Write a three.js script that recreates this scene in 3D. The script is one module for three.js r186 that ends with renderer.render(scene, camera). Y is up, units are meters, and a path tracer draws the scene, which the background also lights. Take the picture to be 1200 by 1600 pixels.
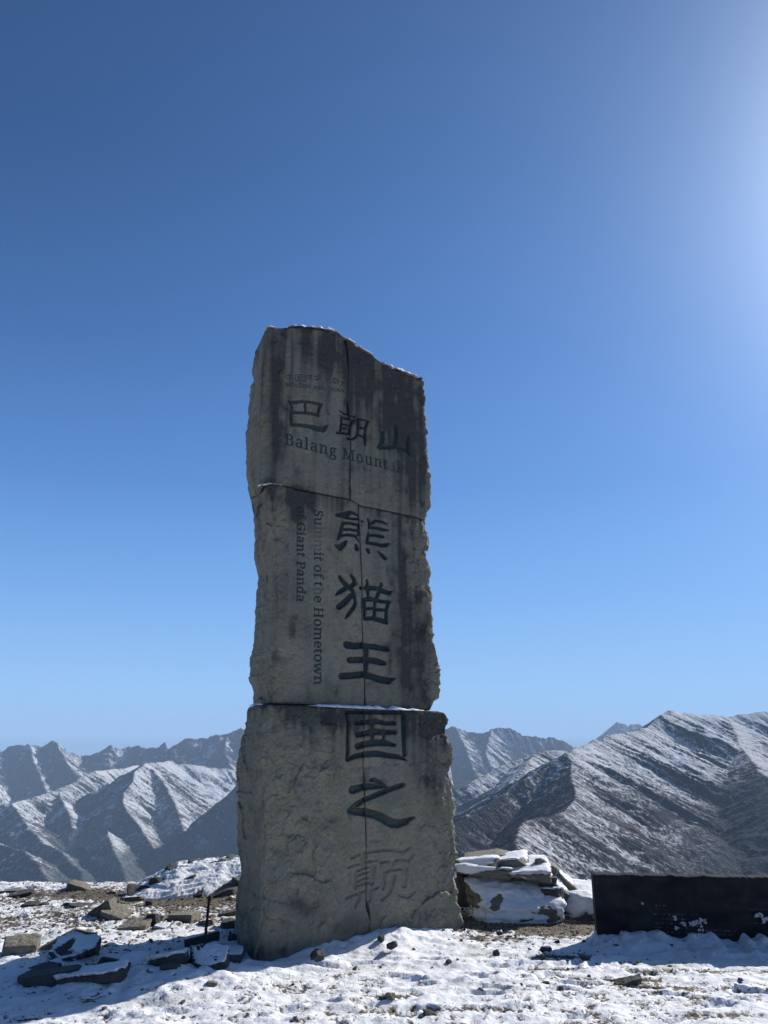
import * as THREE from 'three';
import { mergeGeometries, mergeVertices } from 'three/addons/utils/BufferGeometryUtils.js';

// ---------- camera, sky, sun, exposure ----------
const scene = new THREE.Scene();
const FPX = 1202, PITCH = 16.5 * Math.PI / 180, EYE = 1.6;
const camera = new THREE.PerspectiveCamera(2 * Math.atan(800 / FPX) * 180 / Math.PI, 0.75, 0.1, 60000);
camera.position.set(0, EYE, 0);
camera.rotation.set(PITCH, 0, 0);
const renderer = new THREE.WebGLRenderer({ antialias: true });
renderer.toneMapping = THREE.LinearToneMapping;
renderer.toneMappingExposure = 1.25;
renderer.shadowMap.enabled = true;

const rad = (d) => d * Math.PI / 180;
const SUN_AZ = 48.5, SUN_EL = 31;                                    // azimuth to the right of the view, height above the horizon
const sunDir = new THREE.Vector3(Math.cos(rad(SUN_EL)) * Math.sin(rad(SUN_AZ)), Math.sin(rad(SUN_EL)), -Math.cos(rad(SUN_EL)) * Math.cos(rad(SUN_AZ)));
const sun = new THREE.DirectionalLight(new THREE.Color().setRGB(1, 0.955, 0.89), 5);
sun.position.copy(sunDir).multiplyScalar(60);
sun.castShadow = true;
sun.shadow.radius = 1;
sun.shadow.mapSize.set(2048, 2048);
Object.assign(sun.shadow.camera, { left: -14, right: 14, top: 14, bottom: -14, near: 1, far: 140 });
scene.add(sun, sun.target);

const SKY_STOPS = [[-90, 0.2880, 0.4760, 0.7360], [0, 0.2880, 0.4760, 0.7360], [4, 0.2400, 0.4400, 0.7320], [10, 0.1584, 0.3440, 0.6920], [18, 0.0912, 0.2384, 0.5720], [28, 0.0592, 0.1696, 0.4520], [40, 0.0384, 0.1184, 0.3320], [54, 0.0248, 0.0784, 0.2320], [90, 0.0072, 0.0240, 0.0800]];
{
  const W = 1024, H = 512, data = new Float32Array(W * H * 4);
  for (let r = 0; r < H; r++) {
    const el = ((r + .5) / H - .5) * 180, up = rad(el);
    let k = 0; while (k < SKY_STOPS.length - 2 && el > SKY_STOPS[k + 1][0]) k++;
    const a = SKY_STOPS[k], b = SKY_STOPS[k + 1], t = THREE.MathUtils.clamp((el - a[0]) / (b[0] - a[0]), 0, 1);
    for (let c = 0; c < W; c++) {
      const ro = ((c + .5) / W - .5) * 2 * Math.PI, x = Math.cos(ro) * Math.cos(up), z = Math.sin(ro) * Math.cos(up), y = Math.sin(up);
      const g = Math.acos(THREE.MathUtils.clamp(x * sunDir.x + y * sunDir.y + z * sunDir.z, -1, 1)) * 180 / Math.PI;
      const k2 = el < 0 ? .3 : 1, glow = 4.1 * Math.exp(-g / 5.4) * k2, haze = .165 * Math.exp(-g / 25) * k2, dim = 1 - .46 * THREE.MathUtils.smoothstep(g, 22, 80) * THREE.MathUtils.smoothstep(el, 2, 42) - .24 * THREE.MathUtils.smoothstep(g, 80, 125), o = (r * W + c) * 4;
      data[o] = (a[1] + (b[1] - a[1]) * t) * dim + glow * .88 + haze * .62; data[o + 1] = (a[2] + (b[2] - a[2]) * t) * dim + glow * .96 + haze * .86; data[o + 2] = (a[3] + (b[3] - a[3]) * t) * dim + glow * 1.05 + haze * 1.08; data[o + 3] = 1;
    }
  }
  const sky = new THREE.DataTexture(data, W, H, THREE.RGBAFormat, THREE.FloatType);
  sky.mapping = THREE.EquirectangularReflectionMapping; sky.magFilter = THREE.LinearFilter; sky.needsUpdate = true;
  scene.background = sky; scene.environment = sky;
}
scene.fog = new THREE.FogExp2(new THREE.Color().setRGB(.58, .76, 1), 3.9e-5);

// ---------- helpers ----------
const { clamp, lerp, smoothstep } = THREE.MathUtils;
function rng(seed) { let s = seed >>> 0; return () => { s = (s + 0x6d2b79f5) | 0; let t = Math.imul(s ^ (s >>> 15), 1 | s); t = (t + Math.imul(t ^ (t >>> 7), 61 | t)) ^ t; return ((t ^ (t >>> 14)) >>> 0) / 4294967296; }; }
const PERM = new Uint8Array(1024), GX = new Float32Array(256), GY = new Float32Array(256), GZ = new Float32Array(256);
{
  const r = rng(7), p = [...Array(256).keys()];
  for (let i = 255; i > 0; i--) { const j = Math.floor(r() * (i + 1)); [p[i], p[j]] = [p[j], p[i]]; }
  for (let i = 0; i < 1024; i++) PERM[i] = p[i & 255];
  for (let i = 0; i < 256; i++) { const a = r() * 2 * Math.PI, z = r() * 2 - 1, q = Math.sqrt(1 - z * z); GX[i] = q * Math.cos(a); GY[i] = q * Math.sin(a); GZ[i] = z; }
}
function noise(x, y, z = 0) {                                        // gradient noise, about -0.9 to 0.9
  const xi = Math.floor(x), yi = Math.floor(y), zi = Math.floor(z), fx = x - xi, fy = y - yi, fz = z - zi;
  const u = fx * fx * fx * (fx * (fx * 6 - 15) + 10), v = fy * fy * fy * (fy * (fy * 6 - 15) + 10), w = fz * fz * fz * (fz * (fz * 6 - 15) + 10);
  const X = xi & 255, Y = yi & 255, Z = zi & 255;
  const a = PERM[X] + Y, b = PERM[X + 1] + Y, aa = PERM[a] + Z, ab = PERM[a + 1] + Z, ba = PERM[b] + Z, bb = PERM[b + 1] + Z;
  const g = (i, p, q, s) => GX[i] * p + GY[i] * q + GZ[i] * s;
  const l = (t, m, n) => m + t * (n - m);
  return 1.35 * l(w, l(v, l(u, g(PERM[aa], fx, fy, fz), g(PERM[ba], fx - 1, fy, fz)), l(u, g(PERM[ab], fx, fy - 1, fz), g(PERM[bb], fx - 1, fy - 1, fz))),
    l(v, l(u, g(PERM[aa + 1], fx, fy, fz - 1), g(PERM[ba + 1], fx - 1, fy, fz - 1)), l(u, g(PERM[ab + 1], fx, fy - 1, fz - 1), g(PERM[bb + 1], fx - 1, fy - 1, fz - 1))));
}
function fbm(x, y, z, o) { let s = 0, a = .5; for (let i = 0; i < o; i++) { s += a * noise(x, y, z + i * 17.3); x *= 2.03; y *= 2.03; z *= 2.03; a *= .5; } return s; }
const ridged = (x, y, z) => 1 - 2 * Math.abs(noise(x, y, z));        // sharp crests
const dir = (px, py) => { const cx = (px - 600) / FPX, cy = (800 - py) / FPX; return [cx, cy * Math.cos(PITCH) + Math.sin(PITCH), Math.cos(PITCH) - cy * Math.sin(PITCH)]; };
function gp(px, py, y = 0) { const d = dir(px, py), s = (y - EYE) / d[1]; return { x: s * d[0], z: -s * d[2], m: s / FPX }; }       // where a sight line meets the ground, and metres per photo pixel there
function far(px, py, D) { const d = dir(px, py); return [d[0] / d[2] * D, EYE + d[1] / d[2] * D, -D]; }

const taken = new Map();
function numbered(name) { const n = taken.get(name) ?? 0; taken.set(name, n + 1); return n ? name + '_' + String(n).padStart(3, '0') : name; }
function mesh(name, geo, mat, parent) { const m = new THREE.Mesh(geo, mat); m.name = parent === scene ? numbered(name) : name; m.castShadow = m.receiveShadow = true; parent.add(m); return m; }
function part(name, geo, mat, parent) {
  const m = new THREE.Mesh(geo, mat), n = parent.children.filter((c) => c.userData.base === name).length;
  m.name = n ? name + '_' + String(n).padStart(3, '0') : name; m.userData.base = name; m.castShadow = m.receiveShadow = true; parent.add(m); return m;
}
function thing(name, label, category, pos, turn = 0, group) {
  const o = new THREE.Group(); o.name = numbered(name); o.position.set(...pos); o.rotation.y = turn; o.userData = { label, category, kind: 'thing' }; if (group) o.userData.group = group; scene.add(o); return o;
}
function structure(name, geo, mat, label) { const m = mesh(name, geo, mat, scene); m.userData = { kind: 'structure', label }; return m; }
function lineAt(list, x) {                                            // interpolates [x, y] pairs sorted by x
  if (x <= list[0][0]) return list[0][1];
  for (let i = 1; i < list.length; i++) if (x <= list[i][0]) return lerp(list[i - 1][1], list[i][1], (x - list[i - 1][0]) / Math.max(1e-6, list[i][0] - list[i - 1][0]));
  return list[list.length - 1][1];
}
function facet(x, y, seed) {                                          // hewn planes: each cell is a small tilted face of its own
  x += .22 * noise(x * 2.1, y * 2.1, seed); y += .22 * noise(x * 2.1, y * 2.1, seed + 31);
  const i = Math.floor(x), j = Math.floor(y); let best = 9, bx = 0, by = 0, h = 0;
  for (let a = -1; a < 2; a++) for (let b = -1; b < 2; b++) {
    const k = PERM[(PERM[(i + a) & 255] + ((j + b) & 255) + seed * 7) & 1023], cx = i + a + .5 + .75 * (k / 255 - .5), cy = j + b + .5 + .75 * (PERM[k + 77] / 255 - .5), d = (x - cx) ** 2 + (y - cy) ** 2;
    if (d < best) { best = d; bx = x - cx; by = y - cy; h = k; }
  }
  return bx * (PERM[h + 11] / 127.5 - 1) + by * (PERM[h + 23] / 127.5 - 1) + .45 * (PERM[h + 41] / 127.5 - 1);
}
function gridGeo(nx, ny, pos, uv, col, keep) {                       // one surface of nx x ny vertices, optionally with triangles dropped
  const g = new THREE.BufferGeometry(), idx = [];
  for (let j = 0; j < ny - 1; j++) for (let i = 0; i < nx - 1; i++) {
    const a = j * nx + i, b = a + 1, c = a + nx, d = c + 1;
    if (keep && !keep(a, b, c, d)) continue;
    idx.push(a, b, d, a, d, c);
  }
  g.setAttribute('position', new THREE.BufferAttribute(pos, 3));
  if (uv) g.setAttribute('uv', new THREE.BufferAttribute(uv, 2));
  if (col) g.setAttribute('color', new THREE.BufferAttribute(col, 3));
  g.setIndex(idx);
  g.computeVertexNormals();
  return g;
}
function compact(g, index) {                                         // a geometry of only the triangles in index
  const map = new Map(), out = new THREE.BufferGeometry(), list = [];
  for (const i of index) { let k = map.get(i); if (k === undefined) { k = map.size; map.set(i, k); } list.push(k); }
  for (const n of Object.keys(g.attributes)) {
    const a = g.attributes[n], s = a.itemSize, b = new Float32Array(map.size * s);
    for (const [i, k] of map) for (let c = 0; c < s; c++) b[k * s + c] = a.array[i * s + c];
    out.setAttribute(n, new THREE.BufferAttribute(b, s));
  }
  out.setIndex(list); return out;
}
function tile(n, f) {                                                 // a grey repeating texture from a function that is periodic over n
  const d = new Uint8Array(n * n * 4);
  for (let y = 0; y < n; y++) for (let x = 0; x < n; x++) { const v = clamp(f(x, y), 0, 1) * 255, o = (y * n + x) * 4; d[o] = d[o + 1] = d[o + 2] = v; d[o + 3] = 255; }
  const t = new THREE.DataTexture(d, n, n); t.wrapS = t.wrapT = THREE.RepeatWrapping; t.magFilter = THREE.LinearFilter; t.needsUpdate = true; return t;
}
function periodic(n, scale, oct, seed) {                              // value noise that wraps
  const r = rng(seed), layers = [];
  for (let o = 0; o < oct; o++) { const k = scale << o; layers.push([k, Float32Array.from({ length: k * k }, () => r())]); }
  return (x, y) => { let s = 0, a = .5; for (const [k, v] of layers) { const fx = x / n * k, fy = y / n * k, i = Math.floor(fx), j = Math.floor(fy), u = fx - i, w = fy - j, U = u * u * (3 - 2 * u), V = w * w * (3 - 2 * w), q = (p, s2) => v[((s2 % k) + k) % k * k + ((p % k) + k) % k]; s += a * lerp(lerp(q(i, j), q(i + 1, j), U), lerp(q(i, j + 1), q(i + 1, j + 1), U), V); a *= .55; } return s; };
}
const grain = (() => { const f = periodic(512, 12, 6, 3); return tile(512, f); })();
const M = {
  rock: new THREE.MeshStandardMaterial({ color: 0xffffff, vertexColors: true, roughness: .92, bumpMap: grain, bumpScale: .012 }),
  snow: new THREE.MeshStandardMaterial({ color: new THREE.Color().setRGB(.70, .715, .74), roughness: .75, bumpMap: grain, bumpScale: .006 }),
  terrain: new THREE.MeshStandardMaterial({ color: 0xffffff, vertexColors: true, roughness: 1 }),
};
M.terrain.specularIntensity = 0;

// ---------- mountains ----------
function makeRidge(pts, o = {}) {                                    // crest line in space; jag roughens the crest
  const P = [];
  for (let i = 0; i < pts.length - 1; i++) {
    const a = pts[i], b = pts[i + 1], L = Math.hypot(b[0] - a[0], b[2] - a[2]), n = Math.max(1, Math.ceil(L / (o.seg ?? 120)));
    for (let k = 0; k < n; k++) P.push([lerp(a[0], b[0], k / n), lerp(a[1], b[1], k / n), lerp(a[2], b[2], k / n)]);
  }
  P.push(pts[pts.length - 1]);
  let t = 0; const T = [0];
  for (let i = 1; i < P.length; i++) { t += Math.hypot(P[i][0] - P[i - 1][0], P[i][2] - P[i - 1][2]); T.push(t); }
  const wob = o.wobble ?? 0, sd = o.seed ?? 1;
  for (let i = 0; i < P.length; i++) { P[i][0] += wob * noise(T[i] / 240, sd * 3.7); P[i][2] += wob * noise(T[i] / 240, sd * 9.1 + 50); }
  return { P, T, S: o.S ?? .62, far: o.far ?? 0, gully: o.gully ?? 60, fine: o.fine ?? .38, lam: o.lam ?? 170, jag: o.jag ?? 6, sd, slant: o.slant ?? .25, curve: o.curve ?? .00006 };
}
function ridgeHeight(R, x, z, out) {
  const P = R.P; let best = 1e18, bi = 0, bt = 0;
  for (let i = 0; i < P.length - 1; i++) {
    const ax = P[i][0], az = P[i][2], dx = P[i + 1][0] - ax, dz = P[i + 1][2] - az, L2 = dx * dx + dz * dz;
    let t = L2 ? ((x - ax) * dx + (z - az) * dz) / L2 : 0; t = t < 0 ? 0 : t > 1 ? 1 : t;
    const ex = x - ax - dx * t, ez = z - az - dz * t, d2 = ex * ex + ez * ez;
    if (d2 < best) { best = d2; bi = i; bt = t; }
  }
  const d = Math.sqrt(best), a = P[bi], b = P[bi + 1], t = lerp(R.T[bi], R.T[bi + 1], bt);
  const side = (x - a[0]) * (b[2] - a[2]) - (z - a[2]) * (b[0] - a[0]) > 0 ? 1 : -1;
  const tt = t + side * d * R.slant * .5 + 60 * noise(x / 300, z / 300, R.sd);
  const g1 = Math.abs(noise(tt / R.lam, side * 7.7 + d / 1400, R.sd)), g2 = Math.abs(noise(tt / (R.lam * .37), side * 3.1 + d / 600, R.sd + 9)), g3 = noise(tt / (R.lam * .13), side * 5 + d / 300, R.sd + 21);
  const w = Math.min(1, d / 260);
  const rib = (g1 * 1.5 - .55) * R.gully * w + (g2 * 1.5 - .5) * R.gully * R.fine * Math.min(1, d / 110) + g3 * R.gully * .16 * Math.min(1, d / 60);
  const h = lerp(a[1], b[1], bt) + R.jag * (noise(t / 90, R.sd * 5.3) + .55 * ridged(t / 70, R.sd * 2.3, 1) + .35 * noise(t / 24, R.sd * 7.3)) * Math.exp(-d / 140) - R.S * d + R.curve * d * d * (d < 2500 ? 1 : 2500 / d) + rib;
  out.h = h; out.t = tt + R.sd * 1000; out.d = d; out.g = g1; out.g2 = g2;
}
function mountain(name, label, o) {
  const nx = Math.round((o.x1 - o.x0) / o.step) + 1, nz = Math.round((o.z1 - o.z0) / o.step) + 1, n = nx * nz;
  const pos = new Float32Array(n * 3), aux = new Float32Array(n * 4), cur = {}, top = {};
  for (let j = 0; j < nz; j++) for (let i = 0; i < nx; i++) {
    const x = o.x0 + i * o.step, z = o.z1 - j * o.step, k = j * nx + i;
    let H = -1e9;
    for (const R of o.ridges) { ridgeHeight(R, x, z, cur); if (cur.h > H) { H = cur.h; Object.assign(top, cur); } }
    H += o.rough * (fbm(x / (o.rough * 7), z / (o.rough * 7), 3.1, 5) + .30 * ridged(x / (o.rough * 3), z / (o.rough * 3), 8) + .16 * ridged(x / (o.rough * 1.3), z / (o.rough * 1.3), 4)) * Math.min(1, .25 + top.d / 150);
    pos.set([x, H, z], k * 3); aux.set([top.t, top.d, top.g, top.g2], k * 4);
  }
  const low = (a) => pos[a * 3 + 1] < o.floor(pos[a * 3], pos[a * 3 + 2]);
  const g = gridGeo(nx, nz, pos, null, null, (a, b, c, d) => !(low(a) && low(b) && low(c) && low(d)));
  // colour and fine relief on a sheet of their own, finer than the mesh: rock, scree, snow in the gullies, woods below
  const nor = g.attributes.normal.array, W = o.tw, H2 = o.th, d8 = new Uint8Array(W * H2 * 4), b8 = new Uint8Array(W * H2 * 4), lx = (o.x1 - o.x0) / W, lz = (o.z1 - o.z0) / H2, cell = Math.max(lx, lz);
  const enc = (v) => clamp(v <= .0031308 ? 12.92 * v : 1.055 * Math.pow(v, 1 / 2.4) - .055, 0, 1) * 255;
  for (let r = 0; r < H2; r++) for (let c = 0; c < W; c++) {
    const fx = clamp((c + .5) / W * (nx - 1), 0, nx - 1.001), fz = clamp((r + .5) / H2 * (nz - 1), 0, nz - 1.001), i = Math.floor(fx), j = Math.floor(fz), u = fx - i, w = fz - j, k00 = j * nx + i, at = (arr, st, of) => lerp(lerp(arr[k00 * st + of], arr[(k00 + 1) * st + of], u), lerp(arr[(k00 + nx) * st + of], arr[(k00 + nx + 1) * st + of], u), w), ob = (r * W + c) * 4;
    const y = at(pos, 3, 1), x = o.x0 + (c + .5) * lx, z = o.z1 - (r + .5) * lz; d8[ob + 3] = b8[ob + 3] = 255;
    if (y < o.floor(x, z) - 40) { d8[ob] = d8[ob + 1] = d8[ob + 2] = 90; b8[ob] = 128; continue; }
    const ny = at(nor, 3, 1), k = u < .5 ? (w < .5 ? k00 : k00 + nx) : (w < .5 ? k00 + 1 : k00 + nx + 1), same = Math.abs(aux[k00 * 4] - aux[(k00 + nx + 1) * 4]) < 6 * o.step, t = same ? at(aux, 4, 0) : aux[k * 4], d = at(aux, 4, 1), g1 = at(aux, 4, 2), g2 = at(aux, 4, 3);
    const q = o.step / 6, streak = noise(t / (26 * q), d / (120 * q), 5) + .6 * noise(t / (11 * q), d / (40 * q), 9), rill = noise(t / (4.2 * q), d / (26 * q), 13), blotch = fbm(x / (260 * q), z / (260 * q), 2.2, 4), fine = noise(x / (cell * 6), z / (cell * 6), 6), speck = noise(x / (cell * 2.6), z / (cell * 2.6), 16);
    let s = o.snow + (o.aspect ?? .12) * (at(nor, 3, 0) - .1) + o.rise * (y - o.line) / 100 + (o.calm ?? .32) * streak + (o.calm ?? .32) * .8 * rill + .42 * blotch + .36 * fine + .38 * speck + (ny - o.flat) * 1.6 - (g1 - .25) * o.rib - (g2 - .25) * o.rib * .5 - .25 * Math.exp(-d / 25);
    s -= (o.copse ? .28 * smoothstep(-y, 60, 260) : 0); s = smoothstep(s, .2, .8);
    const tl = o.tree + 90 * blotch + 30 * streak + (o.copse ? 150 * smoothstep(x + z * .25, 260, 560) : 0), f = smoothstep(tl - y + 60 * fine, -30, 40);
    const br = .85 + .3 * noise(x / 90, z / 90, 1) + .35 * fine + .25 * speck, red = smoothstep(noise(x / 420, z / 420, 12), .05, .5);
    let R = lerp(.052, .066, red) * br, G = lerp(.053, .061, red) * br, B = lerp(.056, .060, red) * br; const sw = (o.white ?? .56) * (1 + .12 * speck);
    R = lerp(R, sw, s); G = lerp(G, sw * 1.02, s); B = lerp(B, sw * 1.06, s);
    const fs = clamp(.05 + .75 * smoothstep(speck + .5 * fine + .4 * blotch, .12, .7) * .5, 0, .45);
    R = lerp(R, lerp(.024, .45, fs), f); G = lerp(G, lerp(.030, .47, fs), f); B = lerp(B, lerp(.029, .5, fs), f);
    d8[ob] = enc(R); d8[ob + 1] = enc(G); d8[ob + 2] = enc(B);
    b8[ob] = clamp(128 + 127 * (.30 * rill + .30 * fine + .28 * speck + .2 * streak - .3 * f * speck), 0, 255);
  }
  const uv = new Float32Array(n * 2); for (let j = 0; j < nz; j++) for (let i = 0; i < nx; i++) uv.set([i / (nx - 1), j / (nz - 1)], (j * nx + i) * 2);
  g.setAttribute('uv', new THREE.BufferAttribute(uv, 2));
  const tex = new THREE.DataTexture(d8, W, H2), bmp = new THREE.DataTexture(b8, W, H2); tex.colorSpace = THREE.SRGBColorSpace; for (const q of [tex, bmp]) { q.magFilter = THREE.LinearFilter; q.needsUpdate = true; }
  return structure(name, g, new THREE.MeshPhysicalMaterial({ map: tex, bumpMap: bmp, bumpScale: o.relief, roughness: 1, specularIntensity: 0 }), label);
}
const crest = (D, list) => list.map(([px, py, dd = 0]) => far(px, py, D + dd));
const sightFloor = (k) => (x, z) => -EYE + z * k;                     // below this a slope lies under the plateau's edge

mountain('mountain_range', 'farthest jagged rocky mountain range along the skyline, bluish with haze', {
  tw: 2048, th: 860, relief: 34, x0: -6800, x1: 4000, z0: -13200, z1: -8600, step: 16, rough: 80, floor: sightFloor(.12), snow: .16, rise: .02, line: -300, flat: .74, rib: 1.2, aspect: .45, tree: -1900,
  ridges: [
    makeRidge(crest(11000, [[-120, 1195, 200], [-40, 1184], [0, 1172], [30, 1166], [50, 1164], [70, 1168], [80, 1166], [88, 1160], [96, 1166], [108, 1175], [124, 1183, 300], [140, 1180, 400], [160, 1172, 300], [178, 1166, 200], [190, 1171, 200], [205, 1166, 300], [215, 1166, 300], [228, 1172, 200], [240, 1169], [256, 1160], [264, 1166], [272, 1170], [285, 1162], [300, 1155], [318, 1155], [335, 1150], [355, 1147], [372, 1138], [382, 1141]]), { seed: 2, S: .72, gully: 190, lam: 420, jag: 26, wobble: 140, slant: .35 }),
    makeRidge(crest(11600, [[382, 1141, -600], [420, 1135], [480, 1130], [560, 1142], [640, 1146], [690, 1141], [712, 1136], [722, 1142], [738, 1145], [755, 1148], [760, 1149], [768, 1142], [780, 1138], [788, 1139], [796, 1138], [806, 1144], [815, 1150], [830, 1151], [850, 1155], [865, 1153], [880, 1160], [897, 1169], [930, 1180], [980, 1200]]), { seed: 3, S: .72, gully: 190, lam: 430, jag: 24, wobble: 120, slant: .35 }),
    makeRidge(crest(10900, [[88, 1161], [100, 1185, -500], [118, 1212, -1000], [130, 1230, -1400]]), { seed: 4, S: .7, gully: 150, lam: 380, jag: 22 }),
    makeRidge(crest(10900, [[46, 1165], [52, 1190, -500], [66, 1222, -1100], [72, 1240, -1500]]), { seed: 5, S: .7, gully: 150, lam: 380, jag: 22 }),
    makeRidge(crest(11000, [[0, 1172], [-20, 1200, -800], [-10, 1230, -1600]]), { seed: 6, S: .7, gully: 150, lam: 380, jag: 20 }),
    makeRidge(crest(11000, [[356, 1147], [350, 1175, -600], [362, 1200, -1300]]), { seed: 7, S: .7, gully: 140, lam: 380, jag: 20 }),
    makeRidge(crest(11400, [[768, 1142], [758, 1175, -700], [770, 1205, -1500]]), { seed: 8, S: .68, gully: 150, lam: 360, jag: 20 }),
    makeRidge(crest(11300, [[712, 1138], [728, 1170, -800], [740, 1205, -1700]]), { seed: 9, S: .68, gully: 150, lam: 360, jag: 20 }),
  ],
});
mountain('mountain_peak', 'small distant pointed peak just above the left shoulder of the right ridge', {
  tw: 512, th: 320, relief: 40, x0: 3200, x1: 6800, z0: -17200, z1: -15000, step: 26, rough: 60, floor: sightFloor(.03), snow: .15, rise: .02, line: -200, flat: .72, rib: .3, tree: -2900,
  ridges: [makeRidge(crest(16000, [[890, 1175], [920, 1163], [932, 1156], [945, 1146], [953, 1137], [961, 1128], [966, 1131], [970, 1129], [979, 1136], [986, 1133], [994, 1131], [1002, 1133], [1020, 1142], [1060, 1150]]), { seed: 12, S: .8, gully: 160, lam: 420, jag: 22, wobble: 60 })],
});
mountain('mountain_slope', 'sunlit snow dusted spurs and wooded valley slopes left of the stone monument', {
  tw: 2000, th: 2048, relief: 16, x0: -4400, x1: 450, z0: -9400, z1: -3300, step: 10, rough: 42, floor: sightFloor(.26), snow: .34, rise: .05, line: -560, flat: .80, rib: .8, tree: -660, white: .5, aspect: .34,
  ridges: [
    makeRidge(crest(7000, [[268, 1189, 1300], [246, 1192, 700], [224, 1194], [214, 1206, -250], [204, 1222, -480], [194, 1240, -700], [192, 1252, -850], [200, 1268, -1050], [212, 1284, -1250], [226, 1304, -1500], [244, 1332, -1800], [262, 1366, -2150], [280, 1400, -2500]]), { seed: 20, S: .66, gully: 62, lam: 210, jag: 6, wobble: 30 }),
    makeRidge(crest(7000, [[224, 1194], [238, 1203, -60], [252, 1217, -200], [262, 1233, -380], [272, 1250, -560], [280, 1272, -850], [290, 1302, -1250], [296, 1322, -1500]]), { seed: 21, S: .62, gully: 58, lam: 190, jag: 6, wobble: 25 }),
    makeRidge(crest(8200, [[246, 1192, -400], [275, 1196, -100], [300, 1195], [330, 1199, 200], [360, 1203, 300], [400, 1205, 500], [520, 1200, 700]]), { seed: 22, S: .48, gully: 55, lam: 260, jag: 8, wobble: 30 }),
    makeRidge(crest(7300, [[215, 1196, 900], [190, 1202, 500], [160, 1204, 200], [145, 1206], [128, 1216, -180], [108, 1226, -380], [88, 1234, -520], [72, 1240, -640], [52, 1246, -800], [30, 1252, -1000], [20, 1256, -1100], [28, 1268, -1350], [36, 1282, -1550], [46, 1297, -1750], [60, 1310, -1950], [78, 1322, -2150], [104, 1340, -2400], [124, 1362, -2700], [140, 1395, -3000]]), { seed: 23, S: .60, gully: 64, lam: 190, jag: 6, wobble: 30 }),
    makeRidge(crest(6900, [[88, 1234], [98, 1252, -350], [108, 1272, -650], [114, 1296, -1000]]), { seed: 24, S: .6, gully: 40, lam: 170, jag: 5 }),
    makeRidge(crest(6600, [[20, 1256], [-20, 1262, -100], [-90, 1270, 200], [-200, 1262, 900]]), { seed: 25, S: .6, gully: 60, lam: 220, jag: 6 }),
    makeRidge(crest(5600, [[640, 1130, 300], [520, 1160, 100], [430, 1192], [378, 1218], [352, 1244, -60], [330, 1272, -150], [312, 1300, -250], [300, 1326, -380], [296, 1350, -560]]), { seed: 26, S: .62, gully: 45, lam: 200, jag: 6, wobble: 25 }),
    makeRidge(crest(5000, [[-60, 1300], [0, 1318, -200], [34, 1330, -350], [62, 1352, -600], [84, 1390, -950]]), { seed: 27, S: .62, gully: 50, lam: 180, jag: 5 }),
    makeRidge(crest(4700, [[168, 1300, 800], [176, 1325, 300], [190, 1352, 0], [200, 1385, -350]]), { seed: 28, S: .6, gully: 42, lam: 180, jag: 5 }),
  ],
});
mountain('snowy_hill', 'snow covered rounded hill between the stone monument and the right ridge', {
  tw: 1024, th: 1024, relief: 14, x0: -100, x1: 2300, z0: -6100, z1: -3500, step: 10, rough: 22, floor: sightFloor(.2), snow: .40, rise: .05, line: -300, flat: .84, rib: .7, tree: -900,
  ridges: [
    makeRidge(crest(5000, [[960, 1174, 300], [905, 1176, 250], [890, 1175, 200], [868, 1173, 100], [850, 1174, 60], [835, 1178], [818, 1184, -80], [800, 1190, -160], [778, 1201, -240], [754, 1212, -340], [735, 1222, -420], [711, 1234, -500], [680, 1250, -600], [640, 1275, -700]]), { seed: 31, S: .5, gully: 55, lam: 240, jag: 5, wobble: 35 }),
    makeRidge(crest(4900, [[835, 1178], [822, 1198, -300], [800, 1225, -650], [770, 1260, -950]]), { seed: 32, S: .5, gully: 40, lam: 200, jag: 5, wobble: 30 }),
  ],
});
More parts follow.
